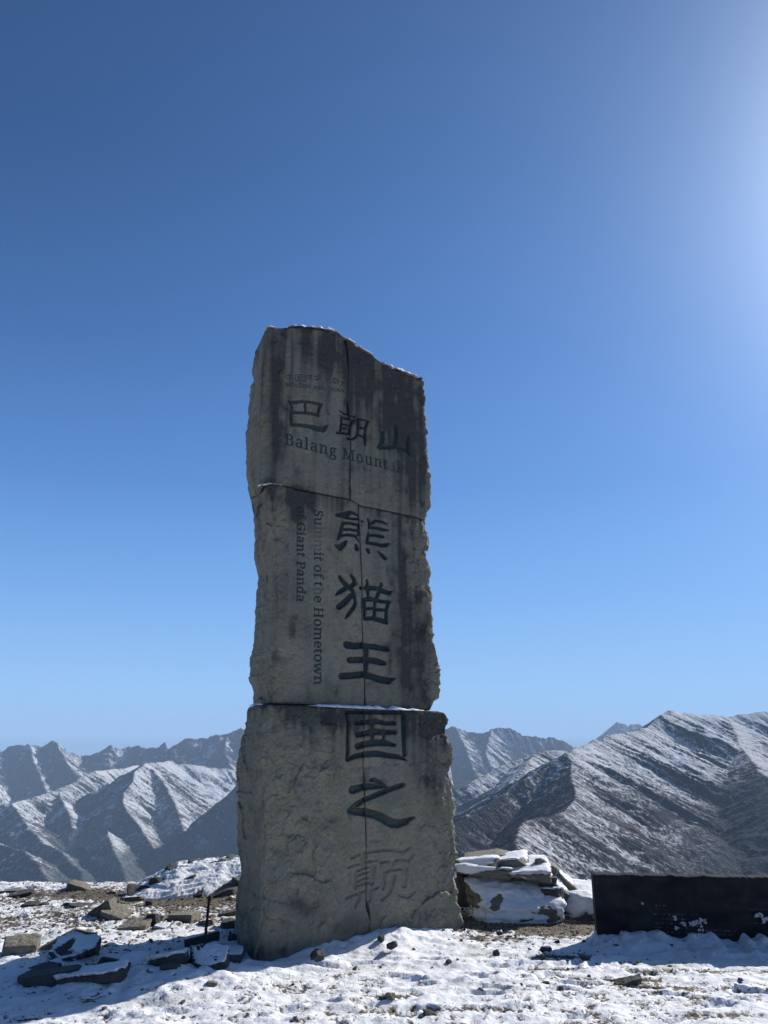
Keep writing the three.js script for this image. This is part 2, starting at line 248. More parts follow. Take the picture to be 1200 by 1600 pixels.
mountain('mountain_ridge', 'big nearer ridge on the right with streaked snowy flank and dark gullies', {
  tw: 1900, th: 2048, relief: 9, x0: 60, x1: 3000, z0: -4500, z1: -900, step: 6, rough: 20, floor: sightFloor(.27), snow: .46, rise: .07, line: -160, flat: .80, rib: .5, white: .52, tree: -300, copse: true, calm: .17, aspect: .32,
  ridges: [
    makeRidge(crest(2700, [[884, 1180, -80], [890, 1177], [902, 1169, 120], [915, 1164, 200], [928, 1159, 290], [953, 1150, 440], [970, 1148, 520], [987, 1144, 610], [1003, 1139, 700], [1017, 1135, 790], [1024, 1127, 840], [1030, 1120, 880], [1036, 1115, 920], [1045, 1112, 980], [1054, 1112, 1030], [1062, 1117, 1080], [1072, 1114, 1130], [1084, 1117, 1190], [1098, 1119, 1260], [1118, 1118, 1330], [1136, 1120, 1380], [1155, 1117, 1420], [1170, 1116, 1450], [1200, 1113, 1500], [1260, 1108, 1550], [1400, 1100, 1600]]), { seed: 41, S: .56, gully: 42, lam: 110, jag: 7, wobble: 16, fine: .2, slant: .45, curve: .00007, seg: 60 }),
    makeRidge(crest(2700, [[884, 1180], [890, 1188, -60], [893, 1204, -230], [896, 1222, -380], [899, 1238, -520], [896, 1252, -640], [888, 1264, -760], [876, 1273, -860], [860, 1277, -920], [842, 1279, -970], [824, 1283, -1020], [812, 1296, -1130], [806, 1316, -1260], [804, 1340, -1400]]), { seed: 42, S: .62, gully: 32, lam: 90, jag: 3, wobble: 10, fine: .24, slant: .55, seg: 50 }),
    makeRidge(crest(2660, [[884, 1181], [872, 1189, -30], [860, 1196, -60], [840, 1208, -100], [818, 1221, -140], [796, 1236, -180], [775, 1250, -230], [745, 1271, -300], [715, 1293, -370], [690, 1312, -430], [650, 1345, -520]]), { seed: 43, S: .68, gully: 26, lam: 100, jag: 4, wobble: 10, slant: .4, seg: 60 }),
    makeRidge(crest(4080, [[1136, 1122], [1150, 1150, -350], [1170, 1185, -800], [1210, 1225, -1250], [1260, 1270, -1700]]), { seed: 44, S: .42, gully: 30, lam: 140, jag: 5, wobble: 30, slant: .3 }),
    makeRidge(crest(4200, [[1300, 1110], [1300, 1150, -500], [1290, 1190, -1000], [1300, 1240, -1500]]), { seed: 45, S: .4, gully: 30, lam: 140, jag: 5, wobble: 30 }),
    makeRidge(crest(1700, [[842, 1279, 20], [826, 1300, -60], [800, 1325, -140], [775, 1350, -220], [750, 1385, -300]]), { seed: 46, S: .6, gully: 18, lam: 80, jag: 3, seg: 40 }),
  ],
});

// ---------- the monument's frame: u along its lettered face, v up, w out of the face ----------
const NEAR = gp(398, 1505), TURN = rad(34);
const UX = Math.cos(TURN), UZ = -Math.sin(TURN), NX = Math.sin(TURN), NZ = Math.cos(TURN);
const THICK = .5;
function pl(px, py, w = 0) {                                          // where a sight line meets the face (or a plane w in front of it)
  const d = dir(px, py), nd = d[0] * NX - d[2] * NZ, t = ((NEAR.x + NX * w) * NX + (NEAR.z + NZ * w) * NZ) / nd;
  return [(t * d[0] - NEAR.x) * UX + (-t * d[2] - NEAR.z) * UZ, EYE + t * d[1]];
}
const toUW = (x, z) => [(x - NEAR.x) * UX + (z - NEAR.z) * UZ, (x - NEAR.x) * NX + (z - NEAR.z) * NZ];

// ---------- ground ----------
const board = (() => { const a = gp(934, 1474), b = gp(1190, 1482), t = Math.atan2(-(b.z - a.z), b.x - a.x); return { x: a.x, z: a.z, t, cx: Math.cos(t), cz: -Math.sin(t), nx: Math.sin(t), nz: Math.cos(t) }; })();
const toBoard = (x, z) => [(x - board.x) * board.cx + (z - board.z) * board.cz, (x - board.x) * board.nx + (z - board.z) * board.nz];
const gs = (px, py, ax, az, k) => { const p = gp(px, py); return [p.x, p.z, ax, az, k]; };
const BARE = [gs(830, 1445, 1.0, .35, .62), gs(760, 1440, .5, .3, .5), gs(900, 1455, .5, .25, .55), gs(300, 1412, .9, .4, .5), gs(120, 1398, 1.0, .28, .45), gs(240, 1402, .6, .2, .5), gs(645, 1474, .25, .07, .5), gs(950, 1532, .42, .05, .6), gs(860, 1515, .3, .05, .5), gs(620, 1560, .22, .04, .5), gs(1050, 1545, .5, .05, .45), gs(690, 1583, .5, .04, .55), gs(1130, 1590, .3, .05, .5), gs(745, 1470, .5, .12, .3), gs(290, 1440, .7, .2, .35), gs(90, 1440, 1.4, .35, .16), gs(1100, 1520, .5, .05, .42), gs(920, 1495, .5, .06, .36)];
function cover(x, z) {
  let b = .29 - .15 * smoothstep(-z, 6.6, 8.6);
  for (const [bx, bz, ax, az, k] of BARE) { const q = ((x - bx) / ax) ** 2 + ((z - bz) / az) ** 2; if (q < 6) b -= k * Math.exp(-q); }
  const [u, w] = toUW(x, z), [bu, bw] = toBoard(x, z);
  b += .9 * Math.exp(-(((w - .12) / .28) ** 2)) * smoothstep(u, -.2, .2) * smoothstep(1.85 - u, 0, .3) + 1.1 * Math.exp(-((bw / .4) ** 2)) * smoothstep(bu, -.15, .05);
  return b + .55 * fbm(x * 1.1, z * 1.5, 4, 3) + .36 * noise(x * 5.2, z * 7, 2) + .40 * noise(x * 13, z * 17, 5) + .46 * noise(x * 31, z * 38, 7);
}
const PRINTS = [];                                                   // footprints across the snow
const DRIFTS = [];                                                  // snow banked round the lying stones
function crust(x, z) {                                                // broken wind crust: low curved steps
  const a = noise(x * 2.6 + .4 * noise(x * 7, z * 7, 3), z * 5.2, 21), b = noise(x * 5.5, z * 9.5 + .3 * noise(x * 12, z * 12, 8), 27); let h = 0;
  for (const c of [-.3, -.05, .2, .42]) h += .0065 * smoothstep(a, c - .022, c + .022);
  for (const c of [-.25, .05, .3]) h += .0045 * smoothstep(b, c - .03, c + .03);
  return h - .02;
}
function groundHeight(x, z) {
  const [u, w] = toUW(x, z), [bu, bw] = toBoard(x, z), s = smoothstep(cover(x, z), -.05, .14);
  let h = .028 * fbm(x * .8, z * .8, 1, 2) + .014 * s + s * (.007 * noise(x * 3.1, z * 4.6, 3) + .0045 * noise(x * 7.5, z * 11, 9) + .006 * noise(x * 17, z * 24, 5) + .004 * noise(x * 41, z * 55, 6) + crust(x, z)) + (1 - s) * .008 * noise(x * 26, z * 26, 2);
  h += .06 * Math.exp(-(((u - 1.12) / .34) ** 2)) * Math.exp(-((Math.max(0, w - .06) / .34) ** 2)) * (1 + .35 * noise(x * 9, z * 9, 4)) + .05 * smoothstep(u, .1, .5) * smoothstep(1.9 - u, 0, .4) * Math.exp(-((w / .25) ** 2));
  if (bu > -.4 && bw > -.3) h += (.055 + .03 * noise(bu * 3.1 + .6 * noise(bu * 9, 1, 1), 1.5, 6) + .03 * noise(bu * 13, 2.5, 6) + .035 * smoothstep(noise(bu * 5.3, 8, 2), -.1, .05)) * smoothstep(bu, -.14, .06) * Math.exp(-((Math.max(0, bw) / .24) ** 2)) * smoothstep(bw, -.2, -.02);
  for (const [dx, dz, r2, k] of DRIFTS) { const q = ((x - dx) ** 2 + (z - dz) ** 2) / r2; if (q < 4) h += k * Math.exp(-q) * (1 + .4 * noise(x * 8, z * 8, 6)); }
  for (const [fx, fz, c, sn] of PRINTS) { const ax = x - fx, az = z - fz; if (ax * ax + az * az > .06) continue; const a = (ax * c + az * sn) / .135, b = (az * c - ax * sn) / .05, q = Math.sqrt(a * a + b * b * (1 + .35 * a)); h += -.017 * (1 - smoothstep(q, .75, 1)) + .006 * Math.exp(-(((q - 1.2) / .25) ** 2)); }
  const edge = 9.7 - .004 * x * x + .35 * noise(x * .5, 3, 1) + .12 * noise(x * 1.7, 9, 1), o = -z - edge;
  if (o > 0) h -= .22 * o * smoothstep(o, 0, .8) + .45 * Math.max(0, o - .5);
  if (x * x + z * z > 900) h += 1.5 * fbm(x / 60, z / 60, 5, 3);
  return h;
}
function graded(a, b, step, loA, hiB) { const l = []; for (let v = a; v <= b + 1e-6; v += step) l.push(v); let s = step, v = a; while (v > loA) { s *= 1.22; v -= s; l.unshift(v); } s = step; v = l[l.length - 1]; while (v < hiB) { s *= 1.22; v += s; l.push(v); } return l; }
for (const [px, py, r, k] of [[110, 1500, .42, .05], [60, 1530, .4, .03], [140, 1556, .5, .03], [260, 1540, .5, .035], [330, 1535, .4, .04], [300, 1505, .35, .03], [200, 1535, .35, .03]]) { const p = gp(px, py); DRIFTS.push([p.x, p.z, r * r, k]); }
{ const r = rng(44); for (const [px, py, dx, dz, n] of [[480, 1590, .38, -.26, 7], [760, 1598, .30, -.42, 8], [1150, 1560, -.55, -.12, 7], [900, 1600, .5, -.12, 6], [640, 1540, .55, .06, 6], [250, 1598, .5, -.1, 5], [1000, 1515, -.5, -.05, 5]]) { const p = gp(px, py); for (let i = 0; i < n; i++) { const t = Math.atan2(dz, dx) + (r() - .5) * .5, side = (i % 2 - .5) * .17; PRINTS.push([p.x + dx * i - Math.sin(t) * side + (r() - .5) * .08, p.z + dz * i + Math.cos(t) * side + (r() - .5) * .08, Math.cos(t), Math.sin(t)]); } } }
const GX0 = -5.6, GX1 = 5.6, GZ0 = -11, GZ1 = -4.4;
{
  const xs = graded(GX0, GX1, .019, -1600, 1600), zs = graded(4.4, 10.2, .019, -400, 1600), nx = xs.length, nz = zs.length, pos = new Float32Array(nx * nz * 3), uv = new Float32Array(nx * nz * 2);
  for (let j = 0; j < nz; j++) for (let i = 0; i < nx; i++) { const k = j * nx + i, x = xs[i], z = -zs[j]; pos.set([x, groundHeight(x, z), z], k * 3); uv.set([(x - GX0) / (GX1 - GX0), (z - GZ0) / (GZ1 - GZ0)], k * 2); }
  const W = 2048, H = 1600, d = new Uint8Array(W * H * 4), enc = (v) => clamp(v <= .0031308 ? 12.92 * v : 1.055 * Math.pow(v, 1 / 2.4) - .055, 0, 1) * 255;
  for (let r = 0; r < H; r++) for (let c = 0; c < W; c++) {
    const x = lerp(GX0, GX1, (c + .5) / W), z = lerp(GZ0, GZ1, (r + .5) / H), o = (r * W + c) * 4, s = smoothstep(cover(x, z) + .3 * noise(x * 70, z * 80, 3), -.06, .10);
    const q = noise(x * 40, z * 40, 8), q2 = noise(x * 9, z * 9, 4), straw = smoothstep(q + .5 * q2, -.1, .5), grit = .7 + .5 * noise(x * 90, z * 90, 2);
    const dust = .19 * smoothstep(noise(x * 2.2, z * 3.2, 31) + .5 * noise(x * 60, z * 60, 6) + .3 * noise(x * 9, z * 14, 3), .0, 1.0);
    d[o] = enc(lerp(lerp(.10, .24, straw) * grit, .71 - dust, s)); d[o + 1] = enc(lerp(lerp(.082, .19, straw) * grit, .722 - dust * 1.1, s)); d[o + 2] = enc(lerp(lerp(.06, .115, straw) * grit, .745 - dust * 1.4, s)); d[o + 3] = 255;
  }
  const t = new THREE.DataTexture(d, W, H); t.colorSpace = THREE.SRGBColorSpace; t.wrapS = t.wrapT = THREE.MirroredRepeatWrapping; t.magFilter = THREE.LinearFilter; t.needsUpdate = true;
  const bump = grain.clone(); bump.repeat.set(14, 8); bump.needsUpdate = true;
  structure('ground', gridGeo(nx, nz, pos, uv), new THREE.MeshStandardMaterial({ map: t, roughness: .85, bumpMap: bump, bumpScale: .013 }), 'trampled snow and bare brown dirt on the flat ground around the monument');
}

// ---------- the monument: six rough stone blocks with carved writing ----------
const S = 320, TW = 1024, TH = 2048;                                  // texels per metre, and the sheet that spans the face (u from -.6, v from -.2)
const carve = new Float32Array(TW * TH), paint = new Float32Array(TW * TH), panel = new Float32Array(TW * TH), glyph = new Uint16Array(TW * TH), glyphNames = [null];
const cv = document.createElement('canvas'); cv.width = TW; cv.height = TH; const ctx = cv.getContext('2d');
const tx = (u) => (u + .6) * S, ty = (v) => TH - (v + .2) * S;
function stamp(name, depth, tint, draw) {                             // records one drawn sign as a carving of its own
  ctx.clearRect(0, 0, TW, TH); ctx.fillStyle = ctx.strokeStyle = '#fff'; ctx.lineCap = ctx.lineJoin = 'round'; draw();
  const a = ctx.getImageData(0, 0, TW, TH).data, id = glyphNames.length; glyphNames.push(name);
  for (let y = 0; y < TH; y++) for (let x = 0; x < TW; x++) { const v = a[(y * TW + x) * 4 + 3]; if (!v) continue; const k = (TH - 1 - y) * TW + x, m = v / 255; if (m * depth > carve[k]) carve[k] = m * depth; if (m * tint > paint[k]) paint[k] = m * tint; if (v > 120) glyph[k] = id; }
}
function strokes(z, w, list) {                                         // z = [photo x, photo y, photo pixels per unit]; each stroke is a flat list x, y, width, ...
  for (const s of list) {
    const P = []; for (let i = 0; i < s.length; i += 3) P.push([s[i], s[i + 1], s[i + 2]]);
    for (let i = 0; i < P.length; i++) {
      const a = P[i], b = P[Math.min(i + 1, P.length - 1)], n = Math.max(1, Math.ceil(Math.hypot(b[0] - a[0], b[1] - a[1]) / 6));
      for (let k = 0; k <= n; k++) {
        const q = k / n, [u, v] = pl(z[0] + lerp(a[0], b[0], q) * z[2], z[1] + lerp(a[1], b[1], q) * z[2], w), px = lerp(a[2], b[2], q) * z[2] * .5;
        const [u2, v2] = pl(z[0] + lerp(a[0], b[0], q) * z[2] + 1, z[1] + lerp(a[1], b[1], q) * z[2], w), [u3, v3] = pl(z[0] + lerp(a[0], b[0], q) * z[2], z[1] + lerp(a[1], b[1], q) * z[2] + 1, w);
        ctx.beginPath(); ctx.ellipse(tx(u), ty(v), Math.max(.6, Math.hypot(u2 - u, (v2 - v) * .3) * px * S), Math.max(.6, Math.abs(v3 - v) * px * S), 0, 0, 7); ctx.fill();
      }
    }
  }
}
const big = (z, w, depth, tint, list) => stamp('carved_character', depth, tint, () => strokes(z, w, list));
const FW = .06;                                                       // the bottom course stands this far proud
big([440, 610, .1], 0, .024, .8, [[115, 162, 26, 200, 182, 50, 330, 165, 42, 460, 180, 38, 560, 205, 46, 640, 210, 22], [135, 180, 40, 165, 260, 40, 150, 350, 46, 150, 450, 54, 165, 530, 54], [610, 220, 44, 580, 300, 42, 572, 400, 24], [370, 200, 36, 378, 330, 42], [180, 335, 46, 300, 340, 42, 450, 350, 46, 565, 375, 56], [165, 525, 54, 300, 535, 52, 430, 555, 66, 560, 590, 80, 650, 600, 95, 728, 535, 14]]);
big([520, 630, .11667], 0, .030, .92, [[100, 100, 24, 150, 135, 25, 210, 150, 20, 285, 182, 20], [120, 170, 28, 115, 280, 28, 100, 390, 30], [120, 185, 34, 200, 205, 24, 290, 225, 20], [120, 270, 24, 210, 295, 24], [115, 330, 20, 180, 325, 22, 215, 350, 18], [270, 235, 34, 240, 310, 34, 225, 400, 26], [60, 392, 30, 130, 397, 28, 220, 405, 25], [205, 470, 25, 260, 480, 25, 310, 450, 25, 335, 400, 22], [340, 205, 25, 340, 310, 28, 335, 420, 25], [340, 205, 25, 420, 220, 25, 490, 240, 18], [465, 245, 34, 440, 330, 28, 430, 440, 34, 440, 558, 22], [345, 320, 30, 430, 335, 26], [330, 415, 34, 420, 450, 34]]);
big([520, 630, .11667], 0, .022, .85, [[665, 385, 40, 665, 480, 54, 630, 590, 58], [620, 590, 54, 720, 590, 44, 820, 580, 40, 920, 605, 44, 1000, 640, 50, 1025, 685, 22], [840, 305, 44, 845, 430, 48, 835, 560, 48], [1018, 450, 28, 1000, 540, 44, 1002, 620, 48]]);
big([510, 780, .1], 0, .030, .92, [[160, 242, 40, 250, 245, 78, 330, 228, 84, 380, 195, 54, 440, 215, 44, 490, 250, 26], [260, 275, 40, 330, 285, 44, 400, 302, 36, 505, 306, 34], [265, 360, 44, 240, 450, 54, 218, 550, 54, 180, 625, 18], [265, 365, 40, 380, 370, 45, 500, 400, 38], [280, 465, 38, 380, 465, 38, 480, 485, 38], [250, 560, 40, 350, 550, 40, 460, 570, 44, 502, 652, 16], [500, 390, 24, 495, 560, 24], [140, 715, 22, 220, 750, 92, 280, 700, 68, 320, 650, 32], [468, 715, 48, 478, 770, 70], [560, 340, 34], [555, 405, 18], [655, 300, 28, 680, 380, 50, 665, 460, 18], [720, 370, 34, 770, 330, 40, 870, 350, 45, 955, 385, 16], [690, 440, 28, 790, 445, 44, 880, 470, 50, 965, 480, 18], [665, 520, 34, 648, 620, 44, 640, 675, 48], [690, 555, 44, 760, 560, 38, 830, 570, 54, 890, 582, 42], [640, 675, 48, 760, 690, 45, 860, 720, 60, 930, 715, 58, 988, 688, 10], [650, 785, 56, 660, 818, 52], [815, 815, 22, 870, 870, 62, 920, 920, 58]]);
big([510, 885, .1], 0, .032, .97, [[215, 160, 58, 260, 230, 76, 340, 310, 86, 410, 360, 62, 440, 460, 60, 460, 560, 46, 430, 640, 56, 360, 730, 54, 295, 815, 12], [395, 140, 46, 430, 190, 64, 450, 255, 64, 390, 310, 62], [300, 340, 62, 220, 390, 66, 145, 448, 10], [395, 450, 74, 290, 560, 86, 195, 635, 80], [540, 335, 54], [635, 205, 26, 650, 270, 44, 645, 340, 90], [870, 260, 34, 855, 320, 50, 815, 420, 54, 790, 500, 50], [605, 335, 54, 700, 330, 70, 800, 340, 70, 900, 385, 80, 980, 415, 66, 1030, 382, 8], [650, 370, 60, 660, 460, 44], [585, 515, 50, 680, 500, 74, 780, 520, 70, 880, 545, 54, 990, 550, 50], [595, 520, 58, 600, 650, 58, 605, 770, 50], [605, 808, 56, 740, 805, 64, 830, 830, 78, 940, 868, 66], [970, 560, 58, 945, 680, 45, 935, 840, 58], [765, 540, 48, 765, 660, 45, 755, 780, 54], [610, 655, 44, 740, 650, 40], [790, 665, 48, 930, 680, 44]]);
big([510, 985, .10833], 0, .034, .95, [[300, 205, 104, 400, 220, 94, 520, 217, 88, 580, 217, 72, 700, 232, 84, 800, 252, 78, 885, 268, 60], [335, 425, 80, 450, 420, 84, 560, 420, 84, 680, 430, 88, 780, 455, 84, 840, 470, 64], [225, 655, 90, 350, 650, 90, 530, 630, 90, 650, 660, 90, 780, 705, 100, 890, 725, 96, 1000, 688, 10], [580, 220, 70, 580, 420, 70, 578, 620, 60]]);
big([520, 1090, .11667], FW, .036, .85, [[180, 195, 40, 205, 350, 45, 205, 550, 50, 205, 700, 54, 200, 825, 50], [200, 828, 46, 300, 785, 60, 430, 755, 74, 600, 745, 80, 750, 775, 64, 880, 790, 58, 980, 832, 22], [945, 200, 56, 950, 400, 60, 955, 600, 60, 965, 760, 58], [180, 190, 44, 450, 195, 44, 700, 198, 48, 945, 200, 48], [320, 340, 58, 460, 325, 60, 580, 310, 70, 700, 340, 50, 830, 340, 54], [340, 495, 74, 440, 480, 70, 560, 450, 90, 680, 460, 68, 840, 460, 52], [335, 650, 78, 440, 620, 80, 560, 600, 90, 700, 600, 78, 830, 635, 42], [530, 330, 58, 540, 600, 58], [690, 440, 48, 690, 600, 44]]);
big([520, 1200, .11667], FW, .038, .75, [[275, 290, 108, 360, 265, 90, 480, 242, 84, 600, 242, 64, 710, 240, 44], [515, 165, 38, 570, 155, 56, 640, 195, 56, 720, 250, 40], [950, 225, 56, 850, 255, 64, 720, 302, 64, 560, 370, 60, 420, 430, 60, 340, 480, 78, 265, 560, 104], [240, 570, 84, 330, 580, 98, 440, 590, 108, 560, 620, 104, 680, 670, 110, 790, 735, 118, 880, 745, 106, 980, 715, 84, 1050, 680, 40, 1105, 656, 6]]);
big([520, 1310, .125], FW, .016, .03, [[232, 240, 34, 340, 185, 44, 450, 160, 44, 600, 140, 40, 760, 135, 40, 880, 155, 54, 980, 105, 10], [195, 360, 30, 270, 325, 30, 350, 315, 25], [410, 290, 30, 480, 275, 30, 550, 275, 25], [375, 220, 40, 380, 300, 35, 370, 370, 34], [310, 400, 28, 380, 370, 30, 450, 355, 25], [315, 460, 25, 380, 430, 28, 450, 415, 22], [305, 540, 25, 370, 505, 28, 440, 485, 22], [310, 590, 25, 380, 565, 25, 450, 545, 25], [512, 340, 58, 495, 450, 54, 490, 560, 48], [285, 430, 30, 285, 620, 34], [170, 740, 34, 280, 695, 34, 390, 655, 30], [470, 650, 30, 570, 605, 28], [345, 680, 30, 315, 780, 30, 280, 855, 26], [455, 650, 58, 455, 770, 54], [590, 300, 25, 680, 282, 30, 770, 275, 30, 850, 255, 34, 950, 270, 46, 1010, 200, 8], [740, 280, 54, 740, 370, 45], [645, 410, 40, 730, 395, 30, 850, 380, 30], [645, 410, 45, 635, 520, 45, 630, 622, 34], [905, 375, 74, 900, 480, 70, 895, 590, 58], [770, 460, 44, 745, 560, 50, 700, 680, 50, 615, 765, 36], [800, 680, 10, 860, 710, 50, 940, 715, 66, 1000, 690, 40, 1035, 655, 8]]);
function letters(text, a, b, size, upright, depth, tint, worn = '') {   // one carving per letter, spread from a to b on the face
  const wide = [...text].map((ch) => { ctx.font = `${size}px serif`; return ctx.measureText(ch).width; }), len = Math.hypot(b[0] - a[0], b[1] - a[1]) * S, gap = (len - wide.reduce((p, q) => p + q, 0)) / (text.length - 1);
  let at = 0;
  [...text].forEach((ch, i) => {
    if (ch !== ' ') stamp('carved_letter', depth, worn[i] === '-' ? tint * .35 : tint, () => { ctx.font = `${size}px serif`; ctx.save(); ctx.translate(lerp(tx(a[0]), tx(b[0]), at / len), lerp(ty(a[1]), ty(b[1]), at / len)); if (!upright) ctx.rotate(Math.PI / 2); ctx.fillText(ch, 0, 0); ctx.lineWidth = .9; ctx.strokeText(ch, 0, 0); ctx.restore(); });
    at += wide[i] + gap;
  });
}
letters('Balang Mountain', pl(444, 693.5), pl(640, 741.5), Math.abs(pl(447, 676)[1] - pl(447, 693.5)[1]) * S / .70, true, .007, .95, '            - - ');
letters('Summit of the Hometown', pl(491.5, 795), pl(491, 1070), Math.abs(pl(505, 800)[0] - pl(491.5, 800)[0]) * S / .70, false, .007, .95, '  --       -          ');
letters('of Giant Panda', pl(464.5, 789), pl(464, 940), Math.abs(pl(477.5, 900)[0] - pl(464, 900)[0]) * S / .70, false, .007, .95);
for (const sign of [[[65, 168, 13, 168, 172, 13, 168, 212, 13, 65, 208, 13, 65, 168, 13], [120, 135, 14, 120, 252, 14]], [[215, 150, 13, 325, 152, 13, 325, 248, 13, 215, 246, 13, 215, 150, 13], [240, 175, 11, 300, 176, 11], [240, 200, 11, 300, 201, 11], [240, 225, 11, 300, 226, 11], [270, 175, 11, 270, 225, 11]], [[370, 150, 12, 370, 245, 12], [370, 155, 11, 400, 165, 11, 385, 195, 11, 400, 215, 11], [415, 165, 12, 470, 168, 12], [460, 165, 13, 460, 250, 13], [420, 190, 11, 445, 191, 11, 445, 218, 11, 420, 216, 11, 420, 190, 11]], [[505, 190, 12, 548, 192, 12], [525, 165, 12, 525, 225, 12], [505, 238, 12, 550, 226, 12], [562, 225, 12, 562, 170, 12, 605, 173, 12, 605, 226, 12], [583, 185, 11, 577, 220, 11, 555, 245, 11], [588, 225, 11, 610, 246, 11]], [[702, 226, 18]], [[808, 205, 12, 862, 212, 12], [812, 205, 12, 812, 282, 12], [808, 282, 12, 862, 288, 12], [835, 208, 11, 835, 230, 11, 812, 230, 11], [858, 230, 11, 858, 262, 11, 812, 258, 11], [835, 262, 11, 835, 286, 11], [886, 212, 13, 886, 292, 13], [886, 246, 11, 906, 260, 11]], [[918, 265, 12, 975, 272, 12], [945, 245, 12, 940, 300, 12, 914, 332, 12], [955, 275, 12, 958, 318, 12, 980, 330, 12, 984, 315, 10], [972, 285, 11, 950, 310, 11], [962, 248, 10]]]) stamp('small_carved_character', .004, .8, () => strokes([440, 570, .1], 0, sign));
{
  const text = 'WOLONG  ABA  CHINA', a = pl(446.5, 603), b = pl(539, 613.5), h = .055; ctx.font = `bold ${h * S}px sans-serif`;
  const full = ctx.measureText(text).width, k = (tx(b[0]) - tx(a[0])) / full, turn = Math.atan2(ty(b[1]) - ty(a[1]), tx(b[0]) - tx(a[0]));
  [...text].forEach((ch, i) => { if (ch === ' ') return; ctx.font = `bold ${h * S}px sans-serif`; const at = ctx.measureText(text.slice(0, i)).width; stamp('small_carved_letter', .004, .8, () => { ctx.font = `bold ${h * S}px sans-serif`; ctx.save(); ctx.translate(tx(a[0]), ty(a[1])); ctx.rotate(turn); ctx.scale(k, 1); ctx.fillText(ch, at, 0); ctx.restore(); }); });
}
for (const [x, y, w, rx, ry] of [[500, 690, 0, 62, 60], [590, 690, 0, 62, 60], [485, 930, 0, 34, 150], [570, 940, 0, 60, 150], [590, 1150, FW, 55, 45], [595, 1255, FW, 60, 55], [598, 1370, FW, 62, 55]]) {   // faces dressed flat for the writing
  const [cu, cw] = pl(x, y, w), ru = Math.abs(pl(x + rx, y, w)[0] - cu), rv = Math.abs(pl(x, y + ry, w)[1] - cw);
  for (let r = 0; r < TH; r++) { const v = r / S - .2; if (Math.abs(v - cw) > rv * 1.4) continue; for (let c = 0; c < TW; c++) { const u = c / S - .6, q = Math.max(Math.abs(u - cu) / ru, Math.abs(v - cw) / rv) + .15 * noise(u * 5, v * 5, 3); if (q < 1.3) panel[r * TW + c] = Math.max(panel[r * TW + c], smoothstep(1.25 - q, 0, .35)); } }
}
const sampleAt = (m, u, v) => { const x = clamp((u + .6) * S - .5, 0, TW - 2), y = clamp((v + .2) * S - .5, 0, TH - 2), i = Math.floor(x), j = Math.floor(y), a = x - i, b = y - j, k = j * TW + i; return lerp(lerp(m[k], m[k + 1], a), lerp(m[k + TW], m[k + TW + 1], a), b); };
const soft = (m, u, v) => .4 * sampleAt(m, u, v) + .15 * (sampleAt(m, u + .004, v) + sampleAt(m, u - .004, v) + sampleAt(m, u, v + .004) + sampleAt(m, u, v - .004));

